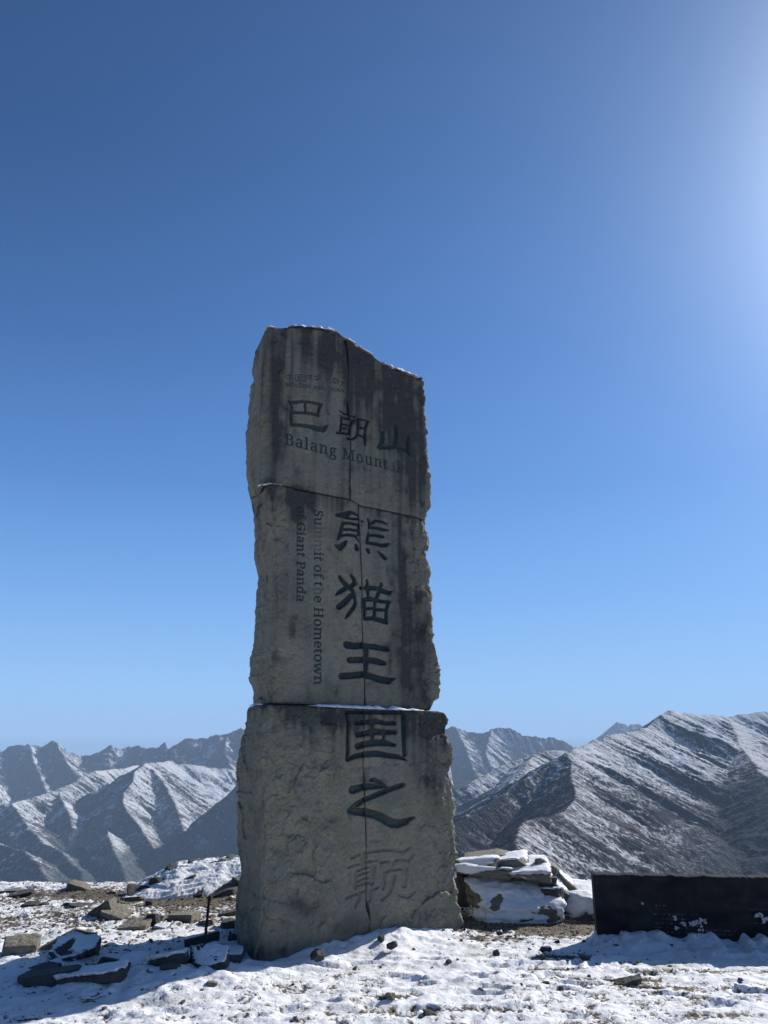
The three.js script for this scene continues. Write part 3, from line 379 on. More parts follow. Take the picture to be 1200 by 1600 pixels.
const byV = (list, w) => list.map(([x, y]) => { const [u, v] = pl(x, y, w); return [v, u]; }).sort((a, b) => a[0] - b[0]);
const byU = (list, w) => list.map(([x, y]) => pl(x, y, w)).sort((a, b) => a[0] - b[0]);
const joint1 = [[380, 762], [405, 757], [420, 754.5], [438, 757], [459, 763], [495, 769], [528, 776.5], [547.5, 780], [564, 790], [588, 794.5], [624, 802], [654, 809.5], [666, 814], [690, 819]];
const joint2 = [[375, 1104], [390, 1103.5], [405, 1099.5], [438, 1100.5], [486, 1102], [570, 1106.5], [660, 1109.5], [690, 1111], [715, 1112]];
const COURSES = [
  { w: 0, bot: joint1, top: [[395, 512], [414, 510], [432, 511.6], [456, 510], [480, 511], [498, 514], [522, 517], [527, 516], [537, 526], [552, 535], [570, 547], [588, 557.5], [600, 568], [618, 577], [648, 587.5], [664.5, 589], [680, 592]],
    back: [[414, 505], [401, 520], [400, 535], [396, 553], [395, 571], [399, 584], [392, 593], [391, 616], [388, 646], [384, 670], [385, 685], [385, 712], [384.5, 739], [388, 760], [391, 775]],
    near: [[417, 505], [411, 560], [409, 655], [408, 720], [408, 765]], right: [[655, 580], [664, 589], [666.6, 616], [667.5, 646], [669, 670], [670.5, 700], [672, 730], [673.5, 751], [676.5, 769], [675, 787], [668, 806], [664, 815]],
    seam: [[536, 520], [541.5, 550], [544.5, 580], [543.6, 619], [542, 640], [546.6, 658], [547.5, 700], [546.6, 754], [547.5, 782]], relief: .012, scallop: .011, edge: .05, thick: .9, cut: 7 },
  { w: 0, bot: joint2, top: joint1,
    back: [[391, 765], [392, 777], [398, 788], [397, 808], [399, 841], [399, 874], [403, 901], [400, 928], [399, 958], [396, 988], [393, 1024], [390, 1057], [395, 1078], [396, 1106]],
    near: [[420, 750], [425, 790], [431, 850], [431, 950], [425, 1050], [420, 1108]], right: [[666, 805], [668, 820], [672, 835], [673.5, 865], [675, 901], [673.5, 910], [678, 925], [677.4, 952], [681, 976], [679.5, 1000], [685.5, 1024], [691.5, 1045], [694.5, 1078], [693, 1090], [685, 1095], [679, 1106], [678, 1115]],
    seam: [[559, 775], [560, 800], [561.6, 820], [564, 874], [566, 916], [565, 946], [566.4, 988], [568, 1030], [570, 1084], [570.6, 1112]], relief: .020, scallop: .026, edge: .07, thick: 1.05, cut: 5.5 },
  { w: FW, bot: [[360, 1560], [760, 1530]], top: joint2,
    back: [[391, 1098], [385, 1130], [377, 1163], [372.7, 1197], [370.7, 1230], [369.3, 1267], [370.7, 1313], [374, 1363], [371.7, 1397], [368.3, 1430], [368.3, 1463], [375, 1490], [385, 1540]],
    near: [[411, 1095], [404, 1163], [408, 1263], [411, 1347], [409, 1413], [408, 1450], [398, 1505], [396, 1545]], right: [[678, 1105], [700, 1113], [705, 1123], [703, 1143], [710, 1160], [711.7, 1180], [703, 1203], [711.7, 1223], [709, 1247], [711.7, 1280], [715, 1320], [715, 1363], [720, 1397], [725, 1430], [719, 1450], [719, 1530]],
    seam: [[568, 1105], [568, 1163], [569, 1213], [571.7, 1280], [572.7, 1320], [571.7, 1407], [576.7, 1423], [578, 1457], [579, 1530]], relief: .028, scallop: .036, edge: .08, thick: 1.2, cut: 4.2 },
];
// colour of the stone: warm grey-brown, with dark run-off streaks and lichen from the top edges and ledges, and paint left in the carvings
const stoneMap = (() => {
  const d = new Uint8Array(TW * TH * 4), enc = (v) => clamp(1.055 * Math.pow(Math.max(v, .0005), 1 / 2.4) - .055, 0, 1) * 255;
  const edge1 = byU(joint1, 0), edge2 = byU(joint2, FW), edge0 = byU(COURSES[0].top, 0), uNear = byV(COURSES[0].near, 0), seams = COURSES.map((c) => byV(c.seam, c.w));
  const spots = [[610, 610, 50, 60, .6], [650, 640, 22, 110, .6], [560, 560, 40, 50, .5], [640, 850, 36, 90, .35], [650, 960, 36, 80, .35], [436, 640, 12, 90, 1], [440, 700, 14, 60, .9], [432, 560, 14, 60, .75], [500, 560, 40, 20, .6], [520, 545, 50, 26, .7], [600, 640, 50, 60, .75], [640, 680, 26, 70, .6], [610, 740, 60, 30, .5], [440, 770, 40, 18, 1], [480, 778, 50, 14, .8], [455, 800, 20, 30, .8], [625, 860, 12, 70, .9], [628, 940, 10, 60, .8], [640, 1060, 34, 60, .9], [655, 990, 16, 60, .6], [620, 1010, 20, 30, .5], [450, 930, 34, 40, .45], [470, 980, 30, 20, .5], [520, 1080, 50, 20, .5], [500, 1120, 40, 18, .9], [455, 1112, 40, 14, .8], [540, 1125, 60, 22, .9], [660, 1135, 34, 30, 1], [690, 1140, 22, 30, 1], [655, 1200, 20, 40, .7], [675, 1230, 18, 40, .6], [505, 1285, 18, 10, .7], [455, 1410, 16, 10, .9], [475, 1420, 20, 12, .7], [540, 1450, 24, 16, .7], [655, 1430, 16, 18, .8], [390, 1490, 30, 30, .8], [440, 1485, 50, 16, .7]].map(([x, y, a, b, k]) => { const [u, v] = pl(x, y), q = Math.abs(pl(x + a, y)[0] - u), p = Math.abs(pl(x, y + b)[1] - v); return [u, v, q, p, k]; });
  for (let r = 0; r < TH; r++) {
    const v = r / S - .2, sv = [lineAt(seams[0], v), lineAt(seams[1], v), lineAt(seams[2], v)], un = lineAt(uNear, v);
    for (let c = 0; c < TW; c++) {
      const u = c / S - .6, k = r * TW + c, o = k * 4, e0 = lineAt(edge0, u), e1 = lineAt(edge1, u), e2 = lineAt(edge2, u), course = v > e1 ? 0 : v > e2 ? 1 : 2, below = [e0, e1, e2][course] - v;
      const n1 = fbm(u * 2.2, v * 1.6, 2, 3), n2 = fbm(u * 7, v * 6, 5, 3), n3 = noise(u * 40, v * 40, 3), run = noise(u * 9, v * .7, 11) + .6 * noise(u * 24, v * 1.3, 12), fleck = noise(u * 90, v * 90, 6);
      let dark = 0;
      dark += clamp((run + .25) * 1.1, 0, 1) * Math.exp(-below / [1.5, .4, .25][course]) * [1, .85, .85][course];
      dark += .6 * Math.exp(-below / .06) * clamp(.6 + n2 * 2, 0, 1);
      for (const [su, sw, a, b, q] of spots) { const m = ((u - su) / a) ** 2 + ((v - sw) / b) ** 2; if (m < 5) dark += q * .9 * Math.exp(-m) * clamp(.75 + 1.1 * n2 + .5 * run, 0, 1.3); }
      dark += .6 * clamp(n2 * 2.6 - .3, 0, 1) + .45 * clamp(n1 * 2.2 - .15, 0, 1) + .3 * clamp(n3 + .5 * fleck - .35, 0, 1);
      const sd = Math.abs(u - sv[course]); dark += [.6, .5, .35][course] * Math.exp(-(((sd) / .006) ** 2)) + .25 * Math.exp(-sd / .05) * clamp(.3 + n2 * 3, 0, 1);
      dark = clamp(dark, 0, .93);
      const warm = clamp(.5 + n1 * 1.6, 0, 1), br = (1 + .34 * n2 + .18 * n3 + .18 * fleck) * (course === 0 ? .93 : 1);
      let R = lerp(.168, .234, warm) * br, G = lerp(.163, .216, warm) * br, B = lerp(.132, .152, warm) * br;
      const rust = clamp(noise(u * 5, v * .9, 41) * 2 - .55, 0, .5) * Math.exp(-below / .5) * (course === 0 ? 1 : .2); R = lerp(R, .15, rust); G = lerp(G, .09, rust); B = lerp(B, .055, rust);
      R = lerp(R, .030, dark); G = lerp(G, .031, dark); B = lerp(B, .032, dark);
      const moss = clamp(noise(u * 3.1, v * 3.1, 51) * 2.2 - .75, 0, .45) * (v < e2 + .5 ? 1 : .3); R = lerp(R, .085, moss); G = lerp(G, .11, moss); B = lerp(B, .08, moss);
      const pt = clamp(paint[k] * (1 + .45 * n2 + .5 * fleck * (paint[k] < .8 ? 1.3 : .5)) , 0, .96), teal = clamp(.45 + n2 * 2, 0, 1) * (paint[k] < .85 ? 1 : .45);
      R = lerp(R, .013, pt); G = lerp(G, lerp(.023, .048, teal), pt); B = lerp(B, lerp(.029, .055, teal), pt);
      d[o] = enc(R); d[o + 1] = enc(G); d[o + 2] = enc(B); d[o + 3] = 255;
    }
  }
  const t = new THREE.DataTexture(d, TW, TH); t.colorSpace = THREE.SRGBColorSpace; t.magFilter = THREE.LinearFilter; t.needsUpdate = true; return t;
})();
const stoneBump = grain.clone(); stoneBump.repeat.set(8, 16); stoneBump.needsUpdate = true;
M.stone = new THREE.MeshStandardMaterial({ map: stoneMap, roughness: .95, bumpMap: stoneBump, bumpScale: .018 });

const monument = thing('stone_monument', 'tall rough stone pillar of stacked blocks with carved dark lettering, standing in snow', 'monument', [NEAR.x, 0, NEAR.z], TURN);
function stoneBlock(C, right, seed) {
  const L = C.w - THICK, B2 = C.w - C.thick, bot = byU(C.bot, C.w), top = byU(C.top, C.w), near = byV(C.near, C.w), seam = byV(C.seam, C.w), end = byV(C.right, C.w), back = byV(C.back, L);
  const uc = lineAt(seam, 2) + (right ? .4 : -.5), v0 = lineAt(bot, uc), v1 = lineAt(top, uc), step = .0062, nv = Math.ceil((v1 - v0) / step) + 1, nf = Math.ceil((right ? 1.02 : 1.16) / step), gap = .0014;
  const runs = right ? [['seam', 8], ['front', nf], ['end', 26], ['back', 12]] : [['back', 12], ['end', 64], ['front', nf], ['seam', 8]], capRows = 7;
  const cols = runs.reduce((a, r) => a + r[1], 0) + 1, rows = nv + capRows + 1, pos = new Float32Array(cols * rows * 3), uv = new Float32Array(cols * rows * 2);
  const r0 = C.edge;
  for (let j = 0; j < rows; j++) {
    const q = clamp((j - 1) / (nv - 1), 0, 1), cap = j ? Math.max(0, j - nv) / capRows : .9, vq = lerp(v0, v1, q), uN = lineAt(near, vq), uS = lineAt(seam, vq) + (right ? gap : -gap), nick = (q) => .012 * noise(vq * 8, q, 3) + .016 * facet(vq * 9, q, 5) + .010 * facet(vq * 24, q + 4, 9), uE = lineAt(end, vq) + nick(seed * .7), uB = lineAt(back, vq) + .7 * nick(seed * .3 + 9);
    let i = 0;
    for (const [kind, n] of runs) for (let k = 0; k < n + (kind === runs[3][0] ? 1 : 0); k++, i++) {
      const s = k / n; let u, w = C.w, tu, cornerL = 9, cornerR = 9, nu = 0, nw = 0;
      if (kind === 'front') { u = right ? lerp(uS, uE, s) : lerp(uN, uS, s); tu = u; nw = 1; if (!right) cornerL = u - uN; else cornerR = uE - u; }
      else if (kind === 'end' && !right) { u = lerp(uB, uN, s); w = lerp(L, C.w, s); tu = uN - (1 - s) * .5; nu = -.9; nw = .3; cornerL = (1 - s) * Math.hypot(THICK, uN - uB); }
      else if (kind === 'end') { u = uE - .02 * s; w = lerp(C.w, B2, s); tu = uE + s * .4; nu = 1; cornerR = s * C.thick; }
      else if (kind === 'seam') { u = uS; w = right ? lerp(B2, C.w, s) : lerp(C.w, B2, s); tu = uS; nu = 0; }
      else { const s2 = Math.min(1, s / .7), s3 = Math.max(0, (s - .7) / .3); u = right ? lerp(uE - .02, uS, s) : lerp(lerp(uS, uB + .45 * (C.thick - .5) + .04, s2), uB, s3); w = right ? B2 : lerp(B2, L, s3); tu = u; nw = -1; }
      let v = lerp(lineAt(bot, u) + (C === COURSES[2] ? 0 : .003), lineAt(top, u) - .003, q);
      const x = u, y = v, z = w;
      let dz = 0;
      if (kind === 'front' || kind === 'end') {
        const flat = kind === 'front' ? sampleAt(panel, u, v) : 0, rough = 1 - .82 * flat;
        const wx = x * 3.1 + .5 * noise(x * 4, y * 4, z * 4 + seed), wy = y * 3.1 + .5 * noise(x * 4, y * 4, z * 4 + 9 + seed), wz = z * 3.1 + seed;
        dz += C.relief * fbm(x * 1.6, y * 1.6, z * 1.6 + seed, 3) * rough * 1.6;
        dz += C.scallop * .35 * rough * ((1 - Math.abs(noise(wx, wy, wz)) * 2.2) - .3);
        const fa = kind === 'end' ? (right ? u + s * .6 : tu) : u;
        dz += C.scallop * rough * (.55 * facet(fa * C.cut, v * C.cut * .85, 3 + seed % 5) + .28 * facet(fa * C.cut * 2.4, v * C.cut * 2.2, 11) + .14 * facet(fa * C.cut * 5.6, v * C.cut * 5.2, 17)) * (.65 + .6 * smoothstep(noise(x * 2, y * 2, seed + 5), -.4, .3));
        dz += .0045 * (rough + .25) * noise(x * 22, y * 22, z * 22 + seed) + .0022 * noise(x * 55, y * 55, z * 55);
        const chip = noise(wx * 1.4 + 5, wy * 1.1, wz * 1.4); if (chip > .35) dz -= (chip - .35) * C.scallop * 1.8 * rough;
        if (kind === 'front') dz -= soft(carve, u, v);
        const re = r0 * (.6 + .8 * noise(y * 4, seed, right ? 1 : 2) + .35 * noise(y * 14, seed, 5)) + .012;
        const cr = Math.min(cornerL, cornerR); if (cr < re) { dz -= (re - cr) ** 2 / (2 * re); const bl = 1 - cr / re; nu = lerp(nu, cornerL < cornerR ? -.75 : .75, bl); nw = lerp(nw, .66, bl); }
        const rt = Math.max(.008, (.022 + .022 * noise(u * 5, seed, 7) + .012 * noise(u * 16, seed, 8))), dt = (lineAt(top, u) - v), db = v - lineAt(bot, u);
        if (dt < rt) dz -= (rt - dt) ** 2 / rt * 1.1; if (db < rt && C !== COURSES[2]) dz -= (rt - db) ** 2 / rt * .8;
        const sg = right ? u - uS : uS - u, rs = .004 + .008 * Math.abs(noise(v * 9, seed, 3)); if (kind === 'front' && sg < rs) dz -= (rs - sg) ** 2 / rs * 1.4;
      } else if (kind === 'seam') { const e = right ? s === 0 ? 1 : 1 - s : s; if (e < .12) dz = 0; }
      else dz = .03 * fbm(x * 3, y * 3, z * 3, 3);
      let pu = u + nu * dz, pw = w + nw * dz;
      if (kind === 'seam') pw = Math.min(pw, C.w - .012);
      if (cap > 0) { const mid = (uN + uB) / 2 + .12; pu = right ? Math.min(pu, uE - .01) : lerp(pu, Math.max(pu, mid), cap); pw = lerp(pw, lerp(B2, C.w, .5), cap); if (j) v += .03 * cap * fbm(u * 6, pw * 6, seed, 3); }
      const K = j * cols + i; pos.set([pu, v, pw], K * 3); uv.set([(tu + .6) / 3.2, (v + .2) / 6.4], K * 2);
    }
  }
  const g = gridGeo(cols, rows, pos, uv), ix = g.index.array, lists = new Map();
  for (let t = 0; t < ix.length; t += 3) {
    const a = ix[t], b = ix[t + 1], c = ix[t + 2], u = (uv[a * 2] + uv[b * 2] + uv[c * 2]) / 3 * TW, v = (uv[a * 2 + 1] + uv[b * 2 + 1] + uv[c * 2 + 1]) / 3 * TH, i = t / 6 % (cols - 1) | 0, fr = i >= runs[0][1] + (right ? 0 : runs[1][1]) && i < runs[0][1] + (right ? nf : runs[1][1] + nf);
    const id = fr && v < TH ? glyph[Math.floor(v) * TW + Math.floor(u)] : 0; let l = lists.get(id); if (!l) lists.set(id, l = []); l.push(a, b, c);
  }
  const block = part('stone_block', compact(g, lists.get(0)), M.stone, monument);
  for (const [id, l] of [...lists].sort((a, b) => a[0] - b[0])) if (id && l.length > 24) part(glyphNames[id], compact(g, l), M.stone, block);
    else if (id) part('carved_mark', compact(g, l), M.stone, block);
}
COURSES.forEach((C, i) => { stoneBlock(C, false, 3 + i * 10); stoneBlock(C, true, 8 + i * 10); });
function snowRidge(path, wide, high, seed, out = .02) {                // a strip of settled snow along a ledge of the monument
  const n = 90, m = 12, pos = new Float32Array(n * m * 3);
  for (let i = 0; i < n; i++) { const s = i / (n - 1), [u, v, w] = path(s), k = Math.sin(Math.PI * clamp(s * 1.0, 0, 1)) ** .35 * (.55 + .7 * Math.max(-.4, noise(u * 9, seed, 1)) + .3 * noise(u * 26, seed, 2)); for (let j = 0; j < m; j++) { const a = j / (m - 1) * Math.PI; pos.set([u, v - .008 + Math.max(.002, high * k * Math.sin(a) ** .8) + .004 * noise(u * 40, a * 3, seed), w + out * (.6 + .6 * noise(u * 14, seed, 4)) - wide * (.5 - .5 * Math.cos(a))], (i * m + m - 1 - j) * 3); } }
  const g = gridGeo(m, n, pos, new Float32Array(n * m * 2)); part('snow_cap', g, M.snow, monument);
}
{
  const top = byU(COURSES[0].top, 0), j2 = byU(joint2, FW), j1 = byU(joint1, 0), on = (list, a, b, w) => (s) => { const u = lerp(a, b, s); return [u, lineAt(list, u), w]; }, U = (x, y, w = 0) => pl(x, y, w)[0];
  snowRidge(on(top, U(416, 510), U(434, 511), 0), .06, .045, 1); snowRidge(on(top, U(450, 510), U(524, 517), 0), .35, .10, 2, .05); snowRidge(on(top, U(536, 527), U(556, 538), 0), .3, .07, 3, .03);
  snowRidge(on(top, U(560, 541), U(584, 556), 0), .3, .06, 4, .03); snowRidge(on(top, U(596, 566), U(652, 588), 0), .35, .10, 5, .045);
  snowRidge(on(j2, U(484, 1102, FW), U(664, 1110, FW), FW - .005), .12, .055, 6, .02); snowRidge(on(j2, U(398, 1101, FW), U(412, 1100, FW), FW - .01), .12, .025, 7, .01); snowRidge(on(j1, U(404, 757), U(440, 757), .01), .06, .022, 8, .012);
}

// ---------- loose stones, ledges, plaque, post ----------
function rockGeo(seed, w, h, d, o = {}) {                            // a faceted stone of that size, resting on y = 0
  const r = rng(seed), n = o.n ?? 18, planes = [];
  for (const [x, y, z, k] of [[1, 0, 0, w], [-1, 0, 0, w], [0, 1, 0, h], [0, -1, 0, h], [0, 0, 1, d], [0, 0, -1, d]]) { const j = o.tilt ?? .24, v = new THREE.Vector3(x + (r() - .5) * j * 2, y + (r() - .5) * j, z + (r() - .5) * j * 2).normalize(); planes.push([v, k / 2 * (.96 + .08 * r())]); }
  for (let i = 0; i < (o.cuts ?? 10); i++) { const v = new THREE.Vector3(r() * 2 - 1, (r() * 2 - 1) * .8, r() * 2 - 1).normalize(), reach = Math.abs(v.x) * w / 2 + Math.abs(v.y) * h / 2 + Math.abs(v.z) * d / 2; planes.push([v, reach * (.60 + .26 * r())]); }
  if (o.slope) planes.push([new THREE.Vector3(o.slope[0], 1, o.slope[1]).normalize(), h * .5 * (o.slope[2] ?? .55)]);
  const g = new THREE.BoxGeometry(2, 2, 2, n, n, n); g.deleteAttribute('uv'); g.deleteAttribute('normal');
  const m = mergeVertices(g, 1e-4), p = m.attributes.position, q = new THREE.Vector3(), e = new THREE.Vector3(), sc = Math.min(w, h * 1.6, d), cnt = p.count, col = new Float32Array(cnt * 3);
  for (let i = 0; i < cnt; i++) {
    q.fromBufferAttribute(p, i); e.set(q.x * w, q.y * h, q.z * d).normalize();
    let t = 1e9; for (const [v, k] of planes) { const c = v.dot(e); if (c > 1e-4) t = Math.min(t, k / c); }
    const x = e.x * t, y = e.y * t, z = e.z * t, f = 1 / sc, rough = (o.rough ?? 1) * sc;
    const dn = rough * (.09 * fbm(x * f * 2, y * f * 2, z * f * 2 + seed, 3) + .022 * ridged(x * f * 5, y * f * 5, z * f * 5 + seed) + .016 * noise(x * f * 11, y * f * 11, z * f * 11 + seed)) + (o.layer ?? .4) * .018 * sc * noise(x * f * 1.2, y / h * (o.beds ?? 7), z * f * 1.2 + seed * 3);
    t += dn; p.setXYZ(i, e.x * t, e.y * t + h * .5, e.z * t);
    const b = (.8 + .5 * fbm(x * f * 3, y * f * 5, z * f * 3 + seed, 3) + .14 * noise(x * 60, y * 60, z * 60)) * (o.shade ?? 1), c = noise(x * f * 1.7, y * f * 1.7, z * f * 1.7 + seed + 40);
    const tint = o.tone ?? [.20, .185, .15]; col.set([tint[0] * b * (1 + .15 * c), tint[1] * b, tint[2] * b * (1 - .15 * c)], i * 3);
  }
  m.setAttribute('color', new THREE.BufferAttribute(col, 3));
  m.computeVertexNormals();
  const nn = m.attributes.normal, uv = new Float32Array(cnt * 2);
  for (let i = 0; i < cnt; i++) { const ax = Math.abs(nn.getX(i)), ay = Math.abs(nn.getY(i)), az = Math.abs(nn.getZ(i)), x = p.getX(i), y = p.getY(i), z = p.getZ(i), big = Math.max(ax, ay, az); uv.set(big === ay ? [x * 2.5, z * 2.5] : big === ax ? [z * 2.5, y * 2.5] : [x * 2.5, y * 2.5], i * 2); }
  m.setAttribute('uv', new THREE.BufferAttribute(uv, 2));
  return m;
}
function snowShell(g, seed, thick, where) {                           // snow lying on a stone: its own skin, lifted where the snow stays and sunk where it does not
  const s = g.clone(), p = s.attributes.position, n = g.attributes.normal; s.deleteAttribute('color');
  for (let i = 0; i < p.count; i++) {
    const x = p.getX(i), y = p.getY(i), z = p.getZ(i), k = where(x, y, z, n.getX(i), n.getY(i), n.getZ(i)), t = k > 0 ? thick * Math.min(1, k * 3.2) * (.75 + .5 * noise(x * 9, y * 9, z * 9 + seed)) : Math.max(-.03, k * .25) - .004;
    p.setXYZ(i, x + n.getX(i) * t, y + n.getY(i) * t, z + n.getZ(i) * t);
  }
  s.computeVertexNormals(); return s;
}
// a stone given by the box that it fills in the photograph; it is set on the ground there at its real size
function stone(name, label, x0, y0, x1, y1, o = {}) {
  const b = gp((x0 + x1) / 2, y1, o.lift ?? 0), w = (x1 - x0) * b.m, D = (o.d ?? w * .7) * .9, h = Math.max(.025, ((y1 - y0) * b.m * .96 - D * .17 * (o.flat ?? 1)) / .97 + (o.bury ?? .02)) * (o.cat === 'slab' ? .58 : .8);
  const t = thing(name, label, o.cat ?? 'stone', [b.x + b.x / -b.z * D * .5, (o.lift ?? 0) + groundHeight(b.x, b.z - D * .5) * (o.lift ? 0 : 1) - (o.bury ?? .02), b.z - D * .5], rad(o.turn ?? 0), o.group);
  const g = rockGeo(o.seed ?? Math.round(x0 * 7 + y0), w, h, D, o);
  if (o.lean) t.rotation.z = rad(o.lean);
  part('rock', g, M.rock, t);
  if (o.snow) { const sd = o.seed ?? 5; part('snow_cap', snowShell(g, sd, o.snow, (x, y, z, nx, ny, nz) => ny - (o.snowFrom ?? .45) + .35 * noise(x * 7, z * 7, sd) + .15 * noise(x * 20, z * 20, sd)), M.snow, t); }
  return t;
}
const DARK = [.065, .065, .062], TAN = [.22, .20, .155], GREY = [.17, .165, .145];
// left, in front of the far edge
stone('stone', 'flat grey stone at the far edge, at the left side of the photo', -6, 1381, 70, 1396, { d: .45, tone: GREY, n: 14, slope: [.1, 0, .6] });
stone('stone', 'low dark slab lying just before the flat grey stone at the far left edge', 10, 1393, 52, 1402, { d: .25, tone: DARK, n: 12 });
stone('boulder', 'humped brown boulder on the skyline of the snow field, left of the pillar', 104, 1375, 152, 1393, { d: .3, tone: TAN, shade: .8, slope: [.45, 0, .6], turn: 10, cat: 'boulder' });
stone('stone', 'thin grey slab on the bare ground below the humped skyline boulder', 192, 1398, 230, 1408, { d: .3, tone: GREY, n: 12 });
stone('stone', 'small dark cube of rock at the right end of the thin grey slab', 227, 1405, 238, 1415, { d: .07, tone: DARK, n: 10 });
stone('stone', 'small brown stone between the skyline boulder and the snowy ledge', 168, 1390, 184, 1398, { d: .1, tone: TAN, n: 10 });
stone('stone', 'leftmost low dark stone in the snow of the middle distance', 36, 1407, 62, 1419, { d: .18, tone: DARK, n: 12 });
stone('stone', 'dark stone just right of the leftmost low dark stone', 62, 1409, 76, 1418, { d: .1, tone: DARK, n: 10 });
stone('stone', 'long dark stone behind the pair of leaning boulders', 108, 1408, 142, 1421, { d: .16, tone: DARK, n: 12, slope: [.2, .1, .6] });
stone('stone', 'small dark stone at the left end of the long dark stone', 98, 1410, 109, 1417, { d: .08, tone: DARK, n: 10 });
stone('boulder', 'dark upright boulder leaning against a pale one, left of the pillar', 141, 1396, 184, 1435, { d: .26, tone: [.13, .122, .10], slope: [-.5, 0, .5], lean: 6, seed: 61, cat: 'boulder' });
stone('boulder', 'pale rounded boulder in front of the dark leaning boulder', 157, 1416, 206, 1438, { d: .26, tone: TAN, slope: [.25, .2, .75], seed: 64, cat: 'boulder' });
stone('boulder', 'tan wedge boulder behind the pale rounded boulder', 172, 1407, 206, 1425, { d: .22, tone: TAN, slope: [.4, .1, .5], seed: 66, cat: 'boulder' });
stone('stone', 'flat grey stone with a pale top, left of the dark upright slab', 187, 1433, 233, 1455, { d: .3, tone: TAN, flat: 1.2, slope: [-.15, .1, .7], seed: 71 });
stone('stone', 'black upright slab of rock standing in the snow between flat stones', 231, 1423, 250, 1447, { d: .08, tone: [.04, .042, .045], lean: 14, seed: 73, cuts: 9 });
stone('stone', 'pale tan stone right behind the black upright slab', 243, 1427, 257, 1443, { d: .12, tone: TAN, seed: 75, n: 12 });
stone('stone', 'small flat stone lying before the black upright slab', 240, 1442, 265, 1453, { d: .18, tone: GREY, seed: 76, n: 12, snow: .012, snowFrom: .75 });
stone('stone', 'squared tan block with a flat sunlit top, left of the iron post', 264, 1421, 310, 1441, { d: .26, tone: TAN, cuts: 3, tilt: .1, flat: 1.1, turn: -14, seed: 79 });
stone('stone', 'small brown block just left of the pillar, behind the iron post', 311, 1436, 339, 1449, { d: .2, tone: [.19, .15, .11], cuts: 3, seed: 81, n: 12 });
stone('stone', 'flat dark slab by the pillar, farthest of those left of it', 344, 1424, 372, 1433, { d: .16, tone: DARK, cuts: 3, seed: 83, n: 12 });
stone('stone', 'dark block in the pillar shadow, close to its left end', 345, 1438, 371, 1455, { d: .2, tone: DARK, seed: 84, n: 14 });
stone('stone', 'small dark stone at the pillar foot, below the dark block', 357, 1463, 375, 1471, { d: .14, tone: DARK, seed: 85, n: 10 });
// the row of slabs in the shadow
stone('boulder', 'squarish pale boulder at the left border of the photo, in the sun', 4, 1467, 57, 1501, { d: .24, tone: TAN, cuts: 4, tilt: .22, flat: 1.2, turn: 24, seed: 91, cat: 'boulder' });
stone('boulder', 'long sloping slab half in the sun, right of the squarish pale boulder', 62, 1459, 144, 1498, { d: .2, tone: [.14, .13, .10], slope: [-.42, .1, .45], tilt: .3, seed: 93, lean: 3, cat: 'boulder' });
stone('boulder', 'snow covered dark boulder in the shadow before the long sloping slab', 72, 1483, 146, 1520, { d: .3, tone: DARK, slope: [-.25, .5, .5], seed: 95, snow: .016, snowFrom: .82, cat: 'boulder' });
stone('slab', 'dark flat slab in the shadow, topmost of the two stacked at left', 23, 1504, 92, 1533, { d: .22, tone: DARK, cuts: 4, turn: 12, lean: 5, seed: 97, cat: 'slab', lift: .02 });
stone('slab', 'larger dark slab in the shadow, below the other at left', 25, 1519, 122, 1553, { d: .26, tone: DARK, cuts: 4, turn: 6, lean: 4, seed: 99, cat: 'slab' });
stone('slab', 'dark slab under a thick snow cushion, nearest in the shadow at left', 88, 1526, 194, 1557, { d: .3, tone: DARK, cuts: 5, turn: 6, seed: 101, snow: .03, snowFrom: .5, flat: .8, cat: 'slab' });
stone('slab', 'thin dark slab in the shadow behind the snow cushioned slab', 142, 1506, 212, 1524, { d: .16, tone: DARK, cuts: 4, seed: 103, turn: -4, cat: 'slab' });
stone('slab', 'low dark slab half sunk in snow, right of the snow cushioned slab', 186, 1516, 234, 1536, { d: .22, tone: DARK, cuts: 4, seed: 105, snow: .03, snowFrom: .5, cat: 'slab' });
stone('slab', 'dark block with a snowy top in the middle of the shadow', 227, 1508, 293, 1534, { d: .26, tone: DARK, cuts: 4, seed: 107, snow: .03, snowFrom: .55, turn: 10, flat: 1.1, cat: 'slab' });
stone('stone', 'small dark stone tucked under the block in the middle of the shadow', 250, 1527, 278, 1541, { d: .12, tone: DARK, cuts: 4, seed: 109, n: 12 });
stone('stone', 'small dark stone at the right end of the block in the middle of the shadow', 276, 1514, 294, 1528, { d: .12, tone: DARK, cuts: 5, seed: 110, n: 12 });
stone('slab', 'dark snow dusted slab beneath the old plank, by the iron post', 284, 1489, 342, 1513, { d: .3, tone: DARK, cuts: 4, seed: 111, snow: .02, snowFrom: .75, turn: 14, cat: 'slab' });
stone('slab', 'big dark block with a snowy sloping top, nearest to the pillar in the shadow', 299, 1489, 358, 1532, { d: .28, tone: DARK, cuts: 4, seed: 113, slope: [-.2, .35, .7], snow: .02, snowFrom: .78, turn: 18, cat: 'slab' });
stone('slab', 'dark slab wedged between the snowy block and the pillar foot', 334, 1484, 378, 1516, { d: .25, tone: DARK, cuts: 4, seed: 115, snow: .02, snowFrom: .7, turn: 16, cat: 'slab' });
